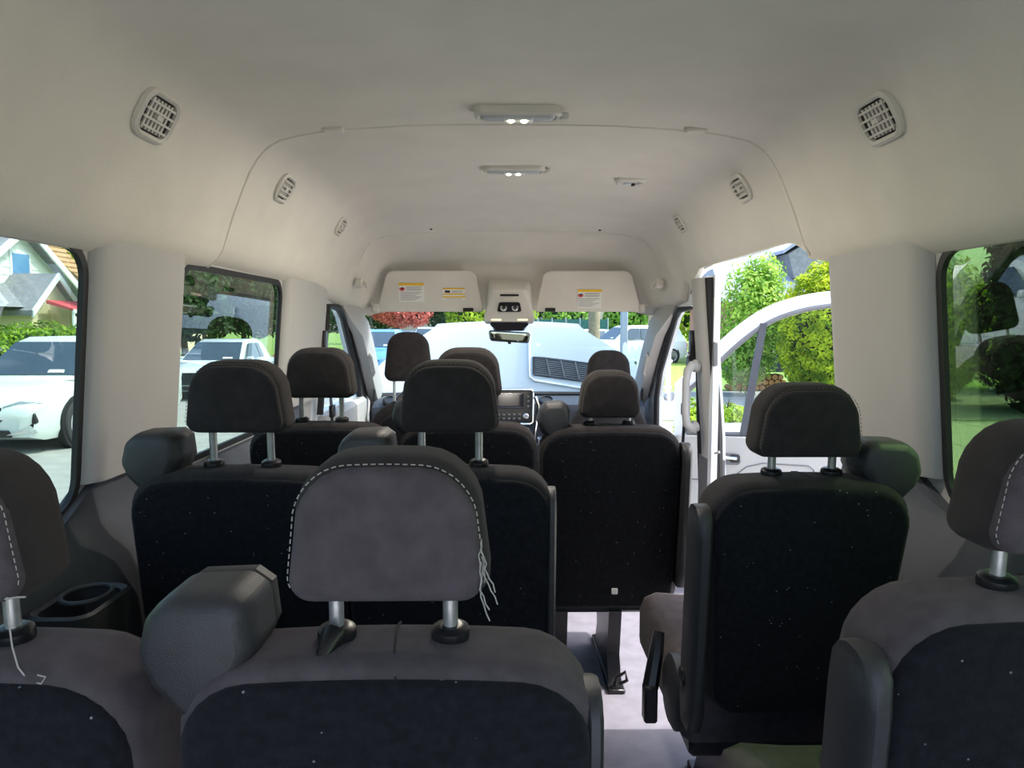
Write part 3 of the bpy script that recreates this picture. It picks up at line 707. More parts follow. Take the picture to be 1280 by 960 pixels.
# ------------------------------------------------------------------ left wall cup holder, right wall socket
o = empty('cup_holder', (-.80, 1.33, .70), 'black moulded cup holder on the left wall cladding', 'cup holder')
def rc(w_, d, r, z_, cx=-.805, cy=1.33): return [(cx+a, cy+b, z_) for a, b in rrect(w_, w_, -d/2, d/2, r, r, 5)]
m_ = MB(); m_.loft([rc(.10, .16, .03, .66), rc(.115, .18, .035, .745), rc(.105, .17, .03, .75), rc(.09, .15, .028, .745), rc(.08, .14, .02, .68)]); m_.build('tray', 'shell', o)
m_ = MB(); m_.tube([(x, y, .752) for x, y, _ in [( -.805+.04*math.cos(2*pi*k/20), 1.35+.05*math.sin(2*pi*k/20), 0) for k in range(21)]], .005, 8); m_.build('rim_ring', 'shell', o)
o = empty('cup_holder', (.80, 1.25, .72), 'black oval cup holder recess on the right wall cladding', 'cup holder')
m_ = MB(); m_.loft([rc(.09, .13, .03, .70, .80, 1.25), rc(.10, .14, .035, .765, .80, 1.25), rc(.09, .13, .03, .77, .80, 1.25), rc(.078, .115, .028, .765, .80, 1.25), rc(.07, .10, .02, .71, .80, 1.25)]); m_.build('tray', 'black', o)
m_ = MB(); m_.tube([(.80+.046*math.cos(2*pi*k/20), 1.25+.066*math.sin(2*pi*k/20), .770) for k in range(21)], .003, 8); m_.build('rim_ring', 'shellcap', o)

# seat belts on the two front pillars
for s, Y, nm in ((-1, 3.53, 'black seat belt hanging from its anchor on the driver side pillar'), (1, 3.575, 'black seat belt hanging from its anchor on the passenger side pillar')):
    xx = s*(wx(1.1)-(.046 if s < 0 else .052)); o = empty('seat_belt', (xx, Y, .5), nm, 'seat belt')
    mb = MB(); mb.bbox(xx-.012, xx+.012, Y-.02, Y+.03, 1.07, 1.22, .006); mb.build('height_adjuster', 'black', o)
    mb = MB(); mb.disc((xx-s*.012, Y+.005, 1.10), (-s, 0, 0), [(.016, 0), (.016, .008), (.01, .012)], 14); mb.build('anchor_bolt', 'chrome', o)
    mb = MB(); mb.loft([[(xx-s*.016+a*.0015, Y+.01+b*.024+(1.10-z)*.16, z) for a, b in ((-1, -1), (1, -1), (1, 1), (-1, 1))] for z in (1.10, .8, .45, .004)]); mb.build('webbing', 'black', o, smooth=False)
    mb = MB(); mb.bbox(xx-s*.018-.01, xx-s*.018+.01, Y+.03, Y+.09, .80, .86, .004); mb.build('latch_tongue', 'black', o)

# ------------------------------------------------------------------ visors, console, mirror
def visor(s, label, dec):
    zt_, zb_ = CZ+.300, CZ+.070; x0, x1 = .150, .758
    cx = s*(x0+x1)/2; Y = 4.275
    o = empty('sun_visor', (cx, Y, zb_), label, 'sun visor')
    fn = lambda x, y, z: (x-s*.012*(z-zb_)/(zt_-zb_), y-(z-zb_)*.28+.03, z)
    mb = MB(); pillow(mb, cx, .608, .52, zb_, zt_, .014, .055, Y-.012, Y+.012, .009, .003, .0, fn); mb.build('panel', 'headliner', o)
    mb = MB(); mb.tube([(s*.72, Y+.03, zb_+.02), (s*.775, Y+.03, zb_+.025), (s*.80, Y+.04, zb_+.04)], .010, 8); mb.build('hinge_arm', 'bezel', o)
    mb = MB(); mb.bbox(s*.765-.02, s*.765+.02, Y+.0, Y+.05, zb_-.005, zb_+.045, .008); mb.build('hinge_mount', 'bezel', o)
    mb = MB(); mb.bbox(s*.235-.03, s*.235+.03, Y+.004, Y+.012, zb_+.0, zb_+.022, .003); mb.build('clip', 'recess', o)
    for (px, pz, w_, h_, kind) in dec:
        yb = lambda z: Y-(z-zb_)*.28+.03-.016
        fy = lambda a, b: (px+a*w_/2, yb(pz+b*h_/2)-.0012, pz+b*h_/2); bk = lambda a, b: (px+a*w_/2, yb(pz+b*h_/2)+.002, pz+b*h_/2)
        def plate(a0, a1, b0, b1, d, m, name, par):
            mb = MB(); mb.prism([(a0, b0), (a1, b0), (a1, b1), (a0, b1)], lambda a, b: Vector(fy(a, b))+Vector((0, -d, 0)), bk); return mb.build(name, m, par, smooth=False)
        st = plate(-1, 1, -1, 1, 0, 'sticker', 'warning_sticker', o)
        if kind == 'A':
            plate(-1, 1, .74, 1, .0006, 'yellow', 'yellow_band', st)
            c = Vector(fy(-.74, .46)); mb = MB(); mb.disc(c, (0, -1, 0), [(.016, 0), (.016, .0008), (.012, .0012), (.012, .0004)], 18); mb.build('prohibition_ring', 'red', st)
            mb = MB(); mb.bbox(c.x-.006, c.x+.008, c.y-.0014, c.y, c.z-.005, c.z+.005, .0004); mb.build('pictogram', 'recess', st)
            tb = MB()
            for i, b in enumerate((.62, .5, .38, .26)): tb.prism([(-.40, b-.035), (.86-.1*(i % 2), b-.035), (.86-.1*(i % 2), b+.015), (-.40, b+.015)], lambda a, b: Vector(fy(a, b))+Vector((0, -.0006, 0)), bk)
            for i, b in enumerate((.02, -.14, -.30, -.46, -.62, -.78)): tb.prism([(-.9, b-.035), (.8-.25*(i % 3), b-.035), (.8-.25*(i % 3), b+.02), (-.9, b+.02)], lambda a, b: Vector(fy(a, b))+Vector((0, -.0006, 0)), bk)
            tb.build('fine_print', 'print', st, smooth=False)
        else:
            for b0, b1 in ((.78, 1), (-.14, .08), (-.62, -.38)): plate(-1, 1, b0, b1, .0006, 'yellow', 'yellow_band', st)
            plate(-.82, -.35, .22, .60, .0008, 'recess', 'pictogram', st)
            tb = MB()
            for b in (.55, .40, .25): tb.prism([(-.2, b-.04), (.8, b-.04), (.8, b+.02), (-.2, b+.02)], lambda a, b: Vector(fy(a, b))+Vector((0, -.0006, 0)), bk)
            tb.prism([(-.8, -.84), (.7, -.84), (.7, -.76), (-.8, -.76)], lambda a, b: Vector(fy(a, b))+Vector((0, -.0006, 0)), bk)
            tb.build('fine_print', 'print', st, smooth=False)
visor(-1, 'beige sun visor with two warning stickers above the driver', [(-.555, CZ+.178, .142, .105, 'A'), (-.315, CZ+.17, .125, .066, 'B')])
visor(1, 'beige sun visor with one warning sticker above the front passenger', [(.458, CZ+.143, .138, .105, 'A')])
for s in (-1, 1):
    o = empty('coat_hook', (s*.80, 3.98, CZ+.21), 'small beige coat hook on the cab roof %s side' % ('driver' if s < 0 else 'passenger'), 'coat hook')
    mb = MB(); mb.disc((s*.79, 3.98, CZ+.215), (-s, -.2, 0), [(.026, -.02), (.026, .01), (.018, .018)], 16); mb.build('base', 'bezel', o)
    mb = MB(); mb.tube([(s*.775, 3.975, CZ+.225), (s*.755, 3.965, CZ+.21), (s*.752, 3.96, CZ+.19)], .008, 8); mb.build('hook', 'bezel', o)

o = empty('overhead_console', (0, 4.24, CZ+.03), 'beige overhead console with black climate knobs between the sun visors', 'console')
def oc(w0, w1, z0, z1, y0, y1, r=.02):
    q = rrect(w0, w1, z0, z1, r, r*1.2, 5); return [(a, y0+(y1-y0)*(b-z0)/(z1-z0), b) for a, b in q]
m_ = MB(); m_.loft([oc(.285, .25, CZ+.0, CZ+.25, 4.38, 4.30), oc(.29, .24, CZ+.0, CZ+.23, 4.32, 4.25), oc(.285, .20, CZ+.015, CZ+.195, 4.245, 4.18), oc(.265, .18, CZ+.03, CZ+.183, 4.238, 4.175)]); m_.build('housing', 'bezel', o, ang=50)
m_ = MB(); m_.bbox(-.052, .052, 4.172, 4.185, CZ+.155, CZ+.166, .002); m_.build('slot', 'recess', o)
m_ = MB(); m_.loft([oc(.135, .122, CZ+.068, CZ+.122, 4.222, 4.20, .012), oc(.135, .122, CZ+.068, CZ+.122, 4.212, 4.19, .012)]); pn = m_.build('control_panel', 'black', o)
for dx in (-.032, .032):
    m_ = MB(); m_.disc((dx, 4.199, CZ+.090), (0, -1, .35), [(.019, -.004), (.019, .004), (.014, .006), (.0135, .002), (.012, .002), (.011, .010), (.008, .012)], 20); m_.build('knob', 'chrome', pn)
    m_ = MB(); m_.disc((dx, 4.190, CZ+.093), (0, -1, .35), [(.0105, 0), (.0105, .006)], 16); m_.build('knob_cap', 'black', pn)
for dx in (-.075, .075):
    m_ = MB(); m_.bbox(dx-.03, dx+.03, 4.236, 4.25, CZ+.018, CZ+.03, .003); m_.build('map_lamp', 'led_dim', o)
m_ = MB(); m_.loft([oc(.19, .22, CZ-.04, CZ+.012, 4.37, 4.34, .015), oc(.17, .22, CZ-.04, CZ+.012, 4.30, 4.27, .015)]); m_.build('sensor_cover', 'black', o)
o = empty('rearview_mirror', (.0, 4.40, CZ-.03), 'dark rear-view mirror hanging below the overhead console', 'mirror')
fn = lambda x, y, z: (x, y, z+(x)*-.06)
m_ = MB(); pillow(m_, .002, .235, .245, CZ-.107, CZ-.042, .02, .016, 4.385, 4.42, .008, .001, 0, fn); m_.build('housing', 'black', o)
m_ = MB(); pillow(m_, .002, .222, .232, CZ-.101, CZ-.048, .018, .014, 4.381, 4.39, .002, 0, 0, fn); m_.build('mirror_glass', 'mirror', o)
m_ = MB(); m_.tube([(0, 4.42, CZ-.06), (0, 4.46, CZ-.045), (0, 4.53, CZ+.0)], .012, 10); m_.build('stem', 'black', o)
m_ = MB(); m_.bbox(-.008, .012, 4.383, 4.40, CZ-.118, CZ-.104, .003); m_.build('dimmer_lever', 'black', o)

# ------------------------------------------------------------------ dashboard and steering wheel
dash = empty('dashboard', (0, 4.8, 0.0), 'dark slate dashboard with chrome-ringed radio under the windscreen', 'dashboard')
m_ = MB(); rings = []
for i in range(17):
    x = -.86+1.72*i/16; c = (abs(x)/.86)
    rings.append([(x, 5.19, .74), (x, 5.12, .755), (x, 4.95, .765-.01*c), (x, 4.74, .775-.02*c), (x, 4.67, .755-.03*c), (x, 4.655, .68), (x, 4.70, .56), (x, 4.74, .40), (x, 4.95, .34), (x, 5.19, .34)])
m_.loft(rings); m_.build('dash_top', 'dash', dash, ang=45)
m_ = MB(); m_.bbox(-.15, .15, 4.66, 5.0, .012, .60, .03); m_.build('centre_stack', 'dash', dash)
fn = lambda x, y, z: (x, y+(z-.6)*.22, z)
m_ = MB(); pillow(m_, .0, .29, .30, .635, .842, .02, .02, 4.56, 4.68, .010, .002, 0, fn); rad = m_.build('radio_unit', 'black', dash)
m_ = MB(); m_.tube([fn(x, 4.558, z) for x, z in rrect(.292, .302, .634, .843, .02, .02, 6)] + [fn(.126, 4.558, .634)], .006, 8); m_.build('chrome_frame', 'chrome', rad)
m_ = MB(); pillow(m_, -.0, .185, .19, .728, .822, .006, .006, 4.553, 4.57, .002, 0, 0, fn); m_.build('display', 'screen', rad)
for dx in (-.105, .105):
    m_ = MB(); m_.disc(fn(dx, 4.553, .680), (0, -1, .2), [(.017, 0), (.017, .016), (.013, .020), (.006, .020)], 20); m_.build('knob', 'chrome', rad)
    for zz in (.80, .77, .74): m_ = MB(); p = fn(dx*1.14, 4.5545, zz); m_.bbox(p[0]-.006, p[0]+.006, p[1]-.004, p[1]+.004, zz-.006, zz+.006, .001); m_.build('button', 'shellcap', rad)
for i in range(5):
    for zz in (.690, .666):
        p = fn(-.064+.032*i, 4.5545, zz); m_ = MB(); m_.bbox(p[0]-.008, p[0]+.008, p[1]-.004, p[1]+.004, zz-.006, zz+.006, .001); m_.build('button', 'shellcap', rad)
for dx in (-.10, .095):
    m_ = MB(); m_.disc((dx, 4.63, .575), (0, -1, .2), [(.036, 0), (.036, .02), (.026, .024), (.024, .012)], 24); k = m_.build('climate_dial', 'chrome', dash)
    m_ = MB(); m_.disc((dx, 4.616, .578), (0, -1, .2), [(.024, 0), (.022, .012)], 20); m_.build('dial_cap', 'black', k)
for x in (.24, .75, -.24, -.75):
    m_ = MB(); m_.disc((x, 4.70, .765), (0, -.5, 1), [(.05, -.02), (.05, .008), (.04, .012), (.036, .004)], 22); m_.build('air_outlet', 'black', dash)
m_ = MB(); m_.tube([(.165, 4.60, .80), (.185, 4.60, .74), (.16, 4.60, .56), (.155, 4.60, .40)], .010, 8); m_.build('chrome_strip', 'chrome', dash)
m_ = MB(); m_.bbox(.165, .26, 4.57, 4.66, .40, .50, .01); m_.build('side_pod', 'dash', dash)
m_ = MB(); m_.tube([(.185, 4.56, .47), (.19, 4.51, .50), (.19, 4.49, .56)], [.014, .012, .02], 10); m_.build('shift_lever', 'chrome', dash)
sw = empty('steering_wheel', (-.50, 4.42, .70), 'black steering wheel in front of the driver seat', 'steering wheel')
ax = Vector((0, -.85, .53)).normalized(); u = Vector((1, 0, 0)); v = ax.cross(u).normalized(); c = Vector((-.50, 4.40, .72))
m_ = MB(); m_.tube([c+u*.19*math.cos(2*pi*k/32)+v*.19*math.sin(2*pi*k/32) for k in range(33)], .014, 10); m_.build('rim', 'black', sw)
m_ = MB(); m_.disc(c, ax, [(.07, -.03), (.075, 0), (.055, .02), (.01, .025)], 20); m_.build('hub', 'black', sw)
for a in (0, pi, 3*pi/2 if False else -pi/2):
    m_ = MB(); m_.tube([c+(u*math.cos(a)+v*math.sin(a))*.05, c+(u*math.cos(a)+v*math.sin(a))*.185], .013, 8); m_.build('spoke', 'steel', sw)
m_ = MB(); m_.tube([c-ax*.02, c-ax*.30], .035, 12); m_.build('column', 'black', sw)

# ------------------------------------------------------------------ raised bonnet in front of the windscreen
hd = empty('raised_bonnet', (0, 5.32, .62), 'raised white bonnet with a black louvred grille, seen through the windscreen', 'bonnet')
def hood(x, t):          # t 0 at hinge .. 1 at nose
    e = 1-t; top = CZ+.022 - .02*(x/.5)**2
    Y = 5.48 + .07*t - .12*(x/.95)**2
    z = .60 + (top-.60)*(1-(1-t)**1.35)
    return Vector((x, Y, z))
m_ = MB()
def hpt(i, j, n=24, m=14):
    t = j/m; half = .98 - .46*sm((t-.35)/.65) * 1.0
    x = -half+2*half*i/n; p = hood(x, t)
    return p
rows_f = [[hpt(i, j) for i in range(25)] for j in range(15)]
# close with a second skin behind for thickness
o0 = len(m_.v)
for j in range(15): m_.v += [tuple(p) for p in rows_f[j]]
o1 = len(m_.v)
for j in range(15): m_.v += [(p.x, p.y+.035, p.z-.01) for p in rows_f[j]]
for j in range(14):
    for i in range(24):
        a = j*25+i; m_.f.append((a, a+1, a+26, a+25)); m_.f.append((o1+a+25, o1+a+26, o1+a+1, o1+a))
per = [(0, i) for i in range(25)] + [(j, 24) for j in range(1, 15)] + [(14, i) for i in range(23, -1, -1)] + [(j, 0) for j in range(13, 0, -1)]
for k in range(len(per)):
    a = per[k]; b = per[(k+1) % len(per)]; ia = a[0]*25+a[1]; ib = b[0]*25+b[1]; m_.f.append((ia, ib, o1+ib, o1+ia))
m_.build('panel', 'white', hd, ang=60)
for xx in (-.72, .72):
    m_ = MB(); m_.tube([(xx, 5.262, .60), (xx, 5.30, .66), hood(xx, .12)+Vector((0, .01, 0))], .018, 8); m_.build('hinge', 'steel', hd)
def hsurf(x, z):         # surface point at given x and height
    lo, hi = 0, 1
    for _ in range(30):
        md = (lo+hi)/2
        if hood(x, md).z < z: lo = md
        else: hi = md
    return hood(x, lo)
gx0, gx1 = .19, .615
def gz(x, k):  # k 0 bottom, 1 top
    top = CZ-.245-.05*(x-gx0)/(gx1-gx0); bot = CZ-.375-.055*(x-gx0)/(gx1-gx0); return bot+(top-bot)*k
m_ = MB(); out = [(gx0, 0.0), (gx0, 1.0)]
ring = [hsurf(gx0+(gx1-gx0)*t, gz(gx0+(gx1-gx0)*t, 0)) for t in lin_s(0, 1, 8)] + [hsurf(gx0+(gx1-gx0)*t, gz(gx0+(gx1-gx0)*t, 1)) for t in lin_s(1, .0, 8)]
off = Vector((0, -.004, .002))
bk = [p+Vector((0, .01, 0)) for p in ring]; fr_ = [p+off for p in ring]
m_.loft([bk, fr_]); gr = m_.build('louvre_grille', 'clad', hd, smooth=False)
m_ = MB(); m_.tube([p+off*1.5 for p in ring]+[ring[0]+off*1.5], .008, 6); m_.build('grille_frame', 'dash', gr)
for k in range(9):
    mb = MB(); kk = (k+.5)/9; mb.tube([hsurf(gx0+(gx1-gx0)*t, gz(gx0+(gx1-gx0)*t, kk))+off*2 for t in lin_s(.02, .98, 6)], .0045, 5); mb.build('slat', 'shellcap', gr)
for k in range(1, 4):
    mb = MB(); xx = gx0+(gx1-gx0)*k/4; mb.tube([hsurf(xx+.03*(.5-q), gz(xx, q))+off*2.6 for q in lin_s(.02, .98, 4)], .007, 5); mb.build('divider', 'shellcap', gr)
m_ = MB(); m_.tube([hsurf(.155, CZ-.06)+off, hsurf(.155, CZ-.25)+off, hsurf(.16, CZ-.39)+off, hsurf(.20, CZ-.42)+off, hsurf(.45, CZ-.46)+off, hsurf(.66, CZ-.49)+off], .009, 6); m_.build('crease', 'white', hd)

# ------------------------------------------------------------------ front passenger door standing open
dc = Vector((1.0, 4.55, 0)); ang = math.radians(-13)     # leaf runs outwards (+X), slightly forward
du = Vector((math.cos(ang), math.sin(ang), 0)); dn = Vector((math.sin(ang), -math.cos(ang), 0))  # dn faces the rear (inner face)
def D(a, b, d=0): p = dc + du*a + dn*d; return Vector((p.x, p.y, b))
door = bpy.data.objects.new('door_2', None); COL.objects.link(door); door.location = dc; struct(door, 'white front passenger door standing wide open, showing its inner panel')
def chaikin(p, n=2):
    for _ in range(n):
        q = [p[0]]
        for a, b in zip(p, p[1:]): q += [(a[0]*.75+b[0]*.25, a[1]*.75+b[1]*.25), (a[0]*.25+b[0]*.75, a[1]*.25+b[1]*.75)]
        p = q+[p[-1]]
    return p
outer = [(.02, -.05), (1.12, -.05), (1.16, .3)] + chaikin([(1.16, 1.30), (1.16, 1.44), (.96, 1.45), (.75, 1.425), (.55, 1.36), (.38, 1.24), (.24, 1.10), (.02, .88)])
win = [(.10, .585), (1.07, .585)] + chaikin([(1.07, 1.27), (1.07, 1.365), (.94, 1.362), (.75, 1.335), (.57, 1.27), (.42, 1.16), (.28, 1.02), (.10, .84)])
def smooth_poly(p, n=3): return p
m_ = MB(); m_.prism(outer, lambda a, b: D(a, b, .0), lambda a, b: D(a, b, -.07), [win]); m_.build('door_shell', 'white', door, ang=30)
m_ = MB(); m_.f = [tuple(range(len(win)))]; m_.v = [tuple(D(a, b, -.035)) for a, b in win]; m_.build('window_pane', 'g_clear', door, smooth=False)
m_ = MB(); m_.tube([D(a, b, .004) for a, b in win]+[D(*win[0], .004)], .014, 8); m_.build('window_seal', 'shellcap', door)
m_ = MB(); m_.loft([[D(.43+x, z, y) for x, y in ((-.02, -.03), (.02, -.03), (.02, .02), (-.02, .02))] for x0, z in ((0, .58),)] + [[D(.53+x, 1.255, y) for x, y in ((-.02, -.03), (.02, -.03), (.02, .02), (-.02, .02))]]); m_.build('quarter_bar', 'clad', door)
m_ = MB(); pp = [(.03, .02), (1.10, .02), (1.13, .35), (1.13, .572), (.03, .572)]
m_.prism(pp, lambda a, b: D(a, b, .002), lambda a, b: D(a, b, .05)); ip = m_.build('inner_panel', 'pillar', door, ang=20)
bv = ip.modifiers.new('bev', 'BEVEL'); bv.width = .015; bv.segments = 2
m_ = MB(); m_.tube([D(a, b, .052) for a, b in [(.05, .305), (.31, .31), (.38, .335), (.45, .395), (.54, .42), (.80, .415), (.83, .39), (.83, .1)]], .004, 6); m_.build('panel_groove', 'shellcap', ip)
m_ = MB(); m_.loft([[D(a, b, .053) for a, b in rrect(.15, .13, .405, .475, .02, .03, 5)], [D(a*.95, .44+(b-.44)*.9, .06) for a, b in rrect(.15, .13, .405, .475, .02, .03, 5)]])
for i, p in enumerate(m_.v): m_.v[i] = tuple(Vector(p)+du*.34)
hn = m_.build('handle_cup', 'shellcap', ip)
m_ = MB(); m_.tube([D(.285, .44, .064), D(.32, .45, .072), D(.39, .445, .068)], .011, 8); m_.build('door_handle', 'chrome', ip)
m_ = MB(); m_.bbox(0, .06, 0, .03, 0, .05, .01); m_.v = [tuple(D(.35+x, .42+z, .055+y*.4)) for x, y, z in m_.v]; m_.build('lock_switch', 'black', ip)
m_ = MB(); m_.tube([(.985, 4.60, .80), (1.0, 4.57, .80)], .03, 8); m_.build('hinge', 'white', door)

# sliding door pushed back along the right side, its window lying over the rear window
m_ = MB(); m_.prism([(.85, -.08), (2.05, -.08), (2.05, 1.50), (.85, 1.50)], lambda a, b: (wx(b)+.040, a, b), lambda a, b: (wx(b)+.058, a, b), [rhole(.97, 1.985, .80, 1.44)])
d3 = struct(m_.build('door_3', 'white', ang=30), 'white sliding door pushed back outside the rear window')
m_ = MB(); q = rhole(.965, 1.99, .795, 1.445); m_.f = [tuple(range(len(q)))]; m_.v = [((wx(.80)+.050)+(wx(1.42)-wx(.80))*(z-.80)/.62, y, z) for y, z in q]; m_.build('window_pane', 'g_right', d3, smooth=False)
m_ = MB(); m_.prism(rhole(.955, 2.0, .785, 1.455, .085), lambda a, b: (wx(b)+.034, a, b), lambda a, b: (wx(b)+.041, a, b), [rhole(.985, 1.97, .815, 1.425, .06)]); m_.build('window_seal', 'rubber', d3)

# ================================================================== OUTSIDE
def ground_plane(name, x0, x1, y0, y1, z, m, label, th=.1):
    mb = MB(); mb.box(x0, x1, y0, y1, z-th, z); return struct(mb.build(name, m, smooth=False), label)
ground_plane('floor_street', -8.6, 2.0, -12, 160, GZ, 'asphalt', 'pale asphalt street the van stands on')
ground_plane('floor_lawn_left', -60, -8.75, -12, 160, GZ+.06, 'grass', 'lawn across the street', .2)
ground_plane('floor_lawn_right', 2.15, 70, -14, 160, GZ+.02, 'grass', 'lawn beyond the pavement', .2)
mb = MB(); mb.box(-8.75, -8.6, -12, 160, GZ-.1, GZ+.10); struct(mb.build('trim_8', 'curb', smooth=False), 'far kerb')
mb = MB(); mb.box(2.0, 2.15, -12, 160, GZ-.1, GZ+.08); struct(mb.build('trim_9', 'curb', smooth=False), 'near kerb')
# pavement slabs
sw_ = struct(ground_plane('floor_pavement', 2.15, 15.2, -12, 14.2, GZ+.025, 'asphalt', 'pale concrete pavement and driveway beside the van', .1))
slab = None
for i in range(8):
    for j in range(15):
        x0 = 2.17+i*1.6; y0 = -6+j*1.32
        mb = MB()
        if slab is None:
            mb.bbox(0, 1.57, 0, 1.29, 0, .05, .008); slab = mb.build('slab', 'concrete', sw_, smooth=False, loc=0); ob = slab
        else:
            ob = slab.copy(); COL.objects.link(ob); ob.parent = sw_
        ob.location = (x0, y0, GZ+.0)
ground_plane('floor_driveway', 2.15, 30, 14.3, 20.5, GZ+.04, 'asphalt', 'shaded asphalt driveway beyond the pavement', .1)

def leaves(name, blobs, n, size, m, parent=None, seed=1, inner=.55, up=.25):
    rnd = random.Random(seed); vs_ = []; fs_ = []
    tot = sum(b[3]*b[4]*b[5] for b in blobs)**1.0
    for (cx, cy, cz, rx, ry, rz) in blobs:
        k = int(n*(rx*ry*rz)/tot)
        for _ in range(k):
            d = Vector((rnd.gauss(0, 1), rnd.gauss(0, 1), rnd.gauss(0, 1))).normalized()
            lump = 1 + .13*math.sin(5*d.x+3*d.z+seed)*math.sin(6*d.y+4*d.z) 
            r = (inner+(1-inner)*rnd.random()**.5)*lump
            c = Vector((cx+d.x*rx*r, cy+d.y*ry*r, cz+d.z*rz*r))
            nrm = (d + Vector((rnd.gauss(0, .5), rnd.gauss(0, .5), rnd.gauss(0, .5)+up))).normalized()
            a = nrm.orthogonal().normalized(); b = nrm.cross(a); th = rnd.random()*2*pi
            a, b = a*math.cos(th)+b*math.sin(th), b*math.cos(th)-a*math.sin(th)
            s = size*rnd.uniform(.6, 1.3); o = len(vs_)
            vs_ += [tuple(c-a*s), tuple(c-b*s*.45+nrm*s*.1), tuple(c+a*s), tuple(c+b*s*.45+nrm*s*.1)]
            fs_.append((o, o+1, o+2, o+3))
    me = bpy.data.meshes.new(name); me.from_pydata(vs_, [], fs_); me.materials.append(M[m])
    if parent: me.transform(Matrix.Translation(-parent.location))
    o = bpy.data.objects.new(name, me); COL.objects.link(o); o.parent = parent
    return o
def bush(name, label, cat, base, blobs, n, size, m, seed, trunk_h=0, trunk_r=.08, group=None, core=True, inner=.6):
    """blobs relative to base"""
    o = empty(name, base, label, cat, group)
    bl = [(base[0]+b[0], base[1]+b[1], base[2]+b[2], b[3], b[4], b[5]) for b in blobs]
    leaves('foliage', bl, n, size, m, o, seed, inner)
    mb = MB(); x, y, z = base
    top = max(trunk_h, .3)
    mb.tube([(x, y, z-.05), (x+.02, y, z+top*.5), (x-.03, y+.02, z+top), (x, y, z+top*1.5)], [trunk_r, trunk_r*.8, trunk_r*.6, trunk_r*.3], 8)
    for k in range(4):
        a = k*pi/2+seed; mb.tube([(x, y, z+top*.9), (x+.5*top*math.cos(a)*.5, y+.5*top*math.sin(a)*.5, z+top*1.35)], [trunk_r*.4, trunk_r*.15], 6)
    mb.build('trunk', 'trunk', o)
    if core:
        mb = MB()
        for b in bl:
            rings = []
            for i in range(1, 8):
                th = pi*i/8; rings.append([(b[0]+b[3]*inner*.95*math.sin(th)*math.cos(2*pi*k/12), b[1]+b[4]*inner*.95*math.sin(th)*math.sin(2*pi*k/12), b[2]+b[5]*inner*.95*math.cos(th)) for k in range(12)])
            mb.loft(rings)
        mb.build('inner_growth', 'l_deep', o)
    return o
G = GZ
# right side: thuja, loose tree, shrubs
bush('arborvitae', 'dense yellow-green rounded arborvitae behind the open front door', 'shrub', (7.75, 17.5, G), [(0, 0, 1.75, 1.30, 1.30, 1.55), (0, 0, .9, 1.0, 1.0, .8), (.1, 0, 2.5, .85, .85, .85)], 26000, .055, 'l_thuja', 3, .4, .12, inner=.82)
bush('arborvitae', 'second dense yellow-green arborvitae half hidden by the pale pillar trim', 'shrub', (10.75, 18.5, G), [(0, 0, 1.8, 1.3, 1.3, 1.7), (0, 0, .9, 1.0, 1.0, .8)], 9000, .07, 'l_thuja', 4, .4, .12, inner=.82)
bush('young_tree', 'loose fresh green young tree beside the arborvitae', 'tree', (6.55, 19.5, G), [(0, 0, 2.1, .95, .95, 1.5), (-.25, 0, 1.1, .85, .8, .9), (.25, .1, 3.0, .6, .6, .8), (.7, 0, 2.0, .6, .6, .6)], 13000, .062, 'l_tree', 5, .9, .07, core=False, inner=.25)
bush('low_shrub', 'low grassy green shrub at the pavement edge', 'shrub', (4.35, 14.3, G), [(0, 0, .12, .45, .3, .22)], 900, .06, 'l_lime', 8, .08, .02, core=False)
bush('low_shrub', 'low lime green shrub seen past the front passenger pillar', 'shrub', (2.9, 11.2, G), [(0, 0, .35, .35, .35, .4)], 1500, .05, 'l_lime', 9, .15, .02, core=False)
# dark evergreens beyond the dark window
for i, (x, y, s) in enumerate(((11.6, 15.6, 1.1), (14.9, 15.9, 1.2), (18.4, 15.0, 1.3), (14.6, 20.4, 1.3), (18.4, 20.2, 1.35), (22.4, 19.6, 1.45))):
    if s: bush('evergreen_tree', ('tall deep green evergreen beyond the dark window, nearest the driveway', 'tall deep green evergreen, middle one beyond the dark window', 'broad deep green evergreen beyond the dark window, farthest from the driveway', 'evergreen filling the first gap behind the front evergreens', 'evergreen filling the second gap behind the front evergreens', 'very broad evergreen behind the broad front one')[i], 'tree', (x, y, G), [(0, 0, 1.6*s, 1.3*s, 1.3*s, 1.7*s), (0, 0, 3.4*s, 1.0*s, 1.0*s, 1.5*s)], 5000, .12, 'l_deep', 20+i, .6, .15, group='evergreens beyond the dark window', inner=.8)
# wood pile + dark bin wall beside arborvitae
wp = empty('firewood_stack', (7.0, 20.9, G), 'stack of cut firewood under a dark blue cover beside the arborvitae', 'wood stack')
log = None
for r in range(3):
    for k in range(9):
        x = 6.35+k*.17+(r % 2)*.08; z = G+.12+r*.15; mb = MB(); mb.disc((x, 20.6, z), (0, 1, 0), [(.075, 0), (.08, .02), (.08, .5), (.075, .52)], 10); mb.build('log', 'wood', wp, ang=30)
mb = MB(); mb.bbox(6.2, 7.95, 20.55, 21.3, G+.56, G+1.15, .06); mb.build('cover', 'navy', wp)
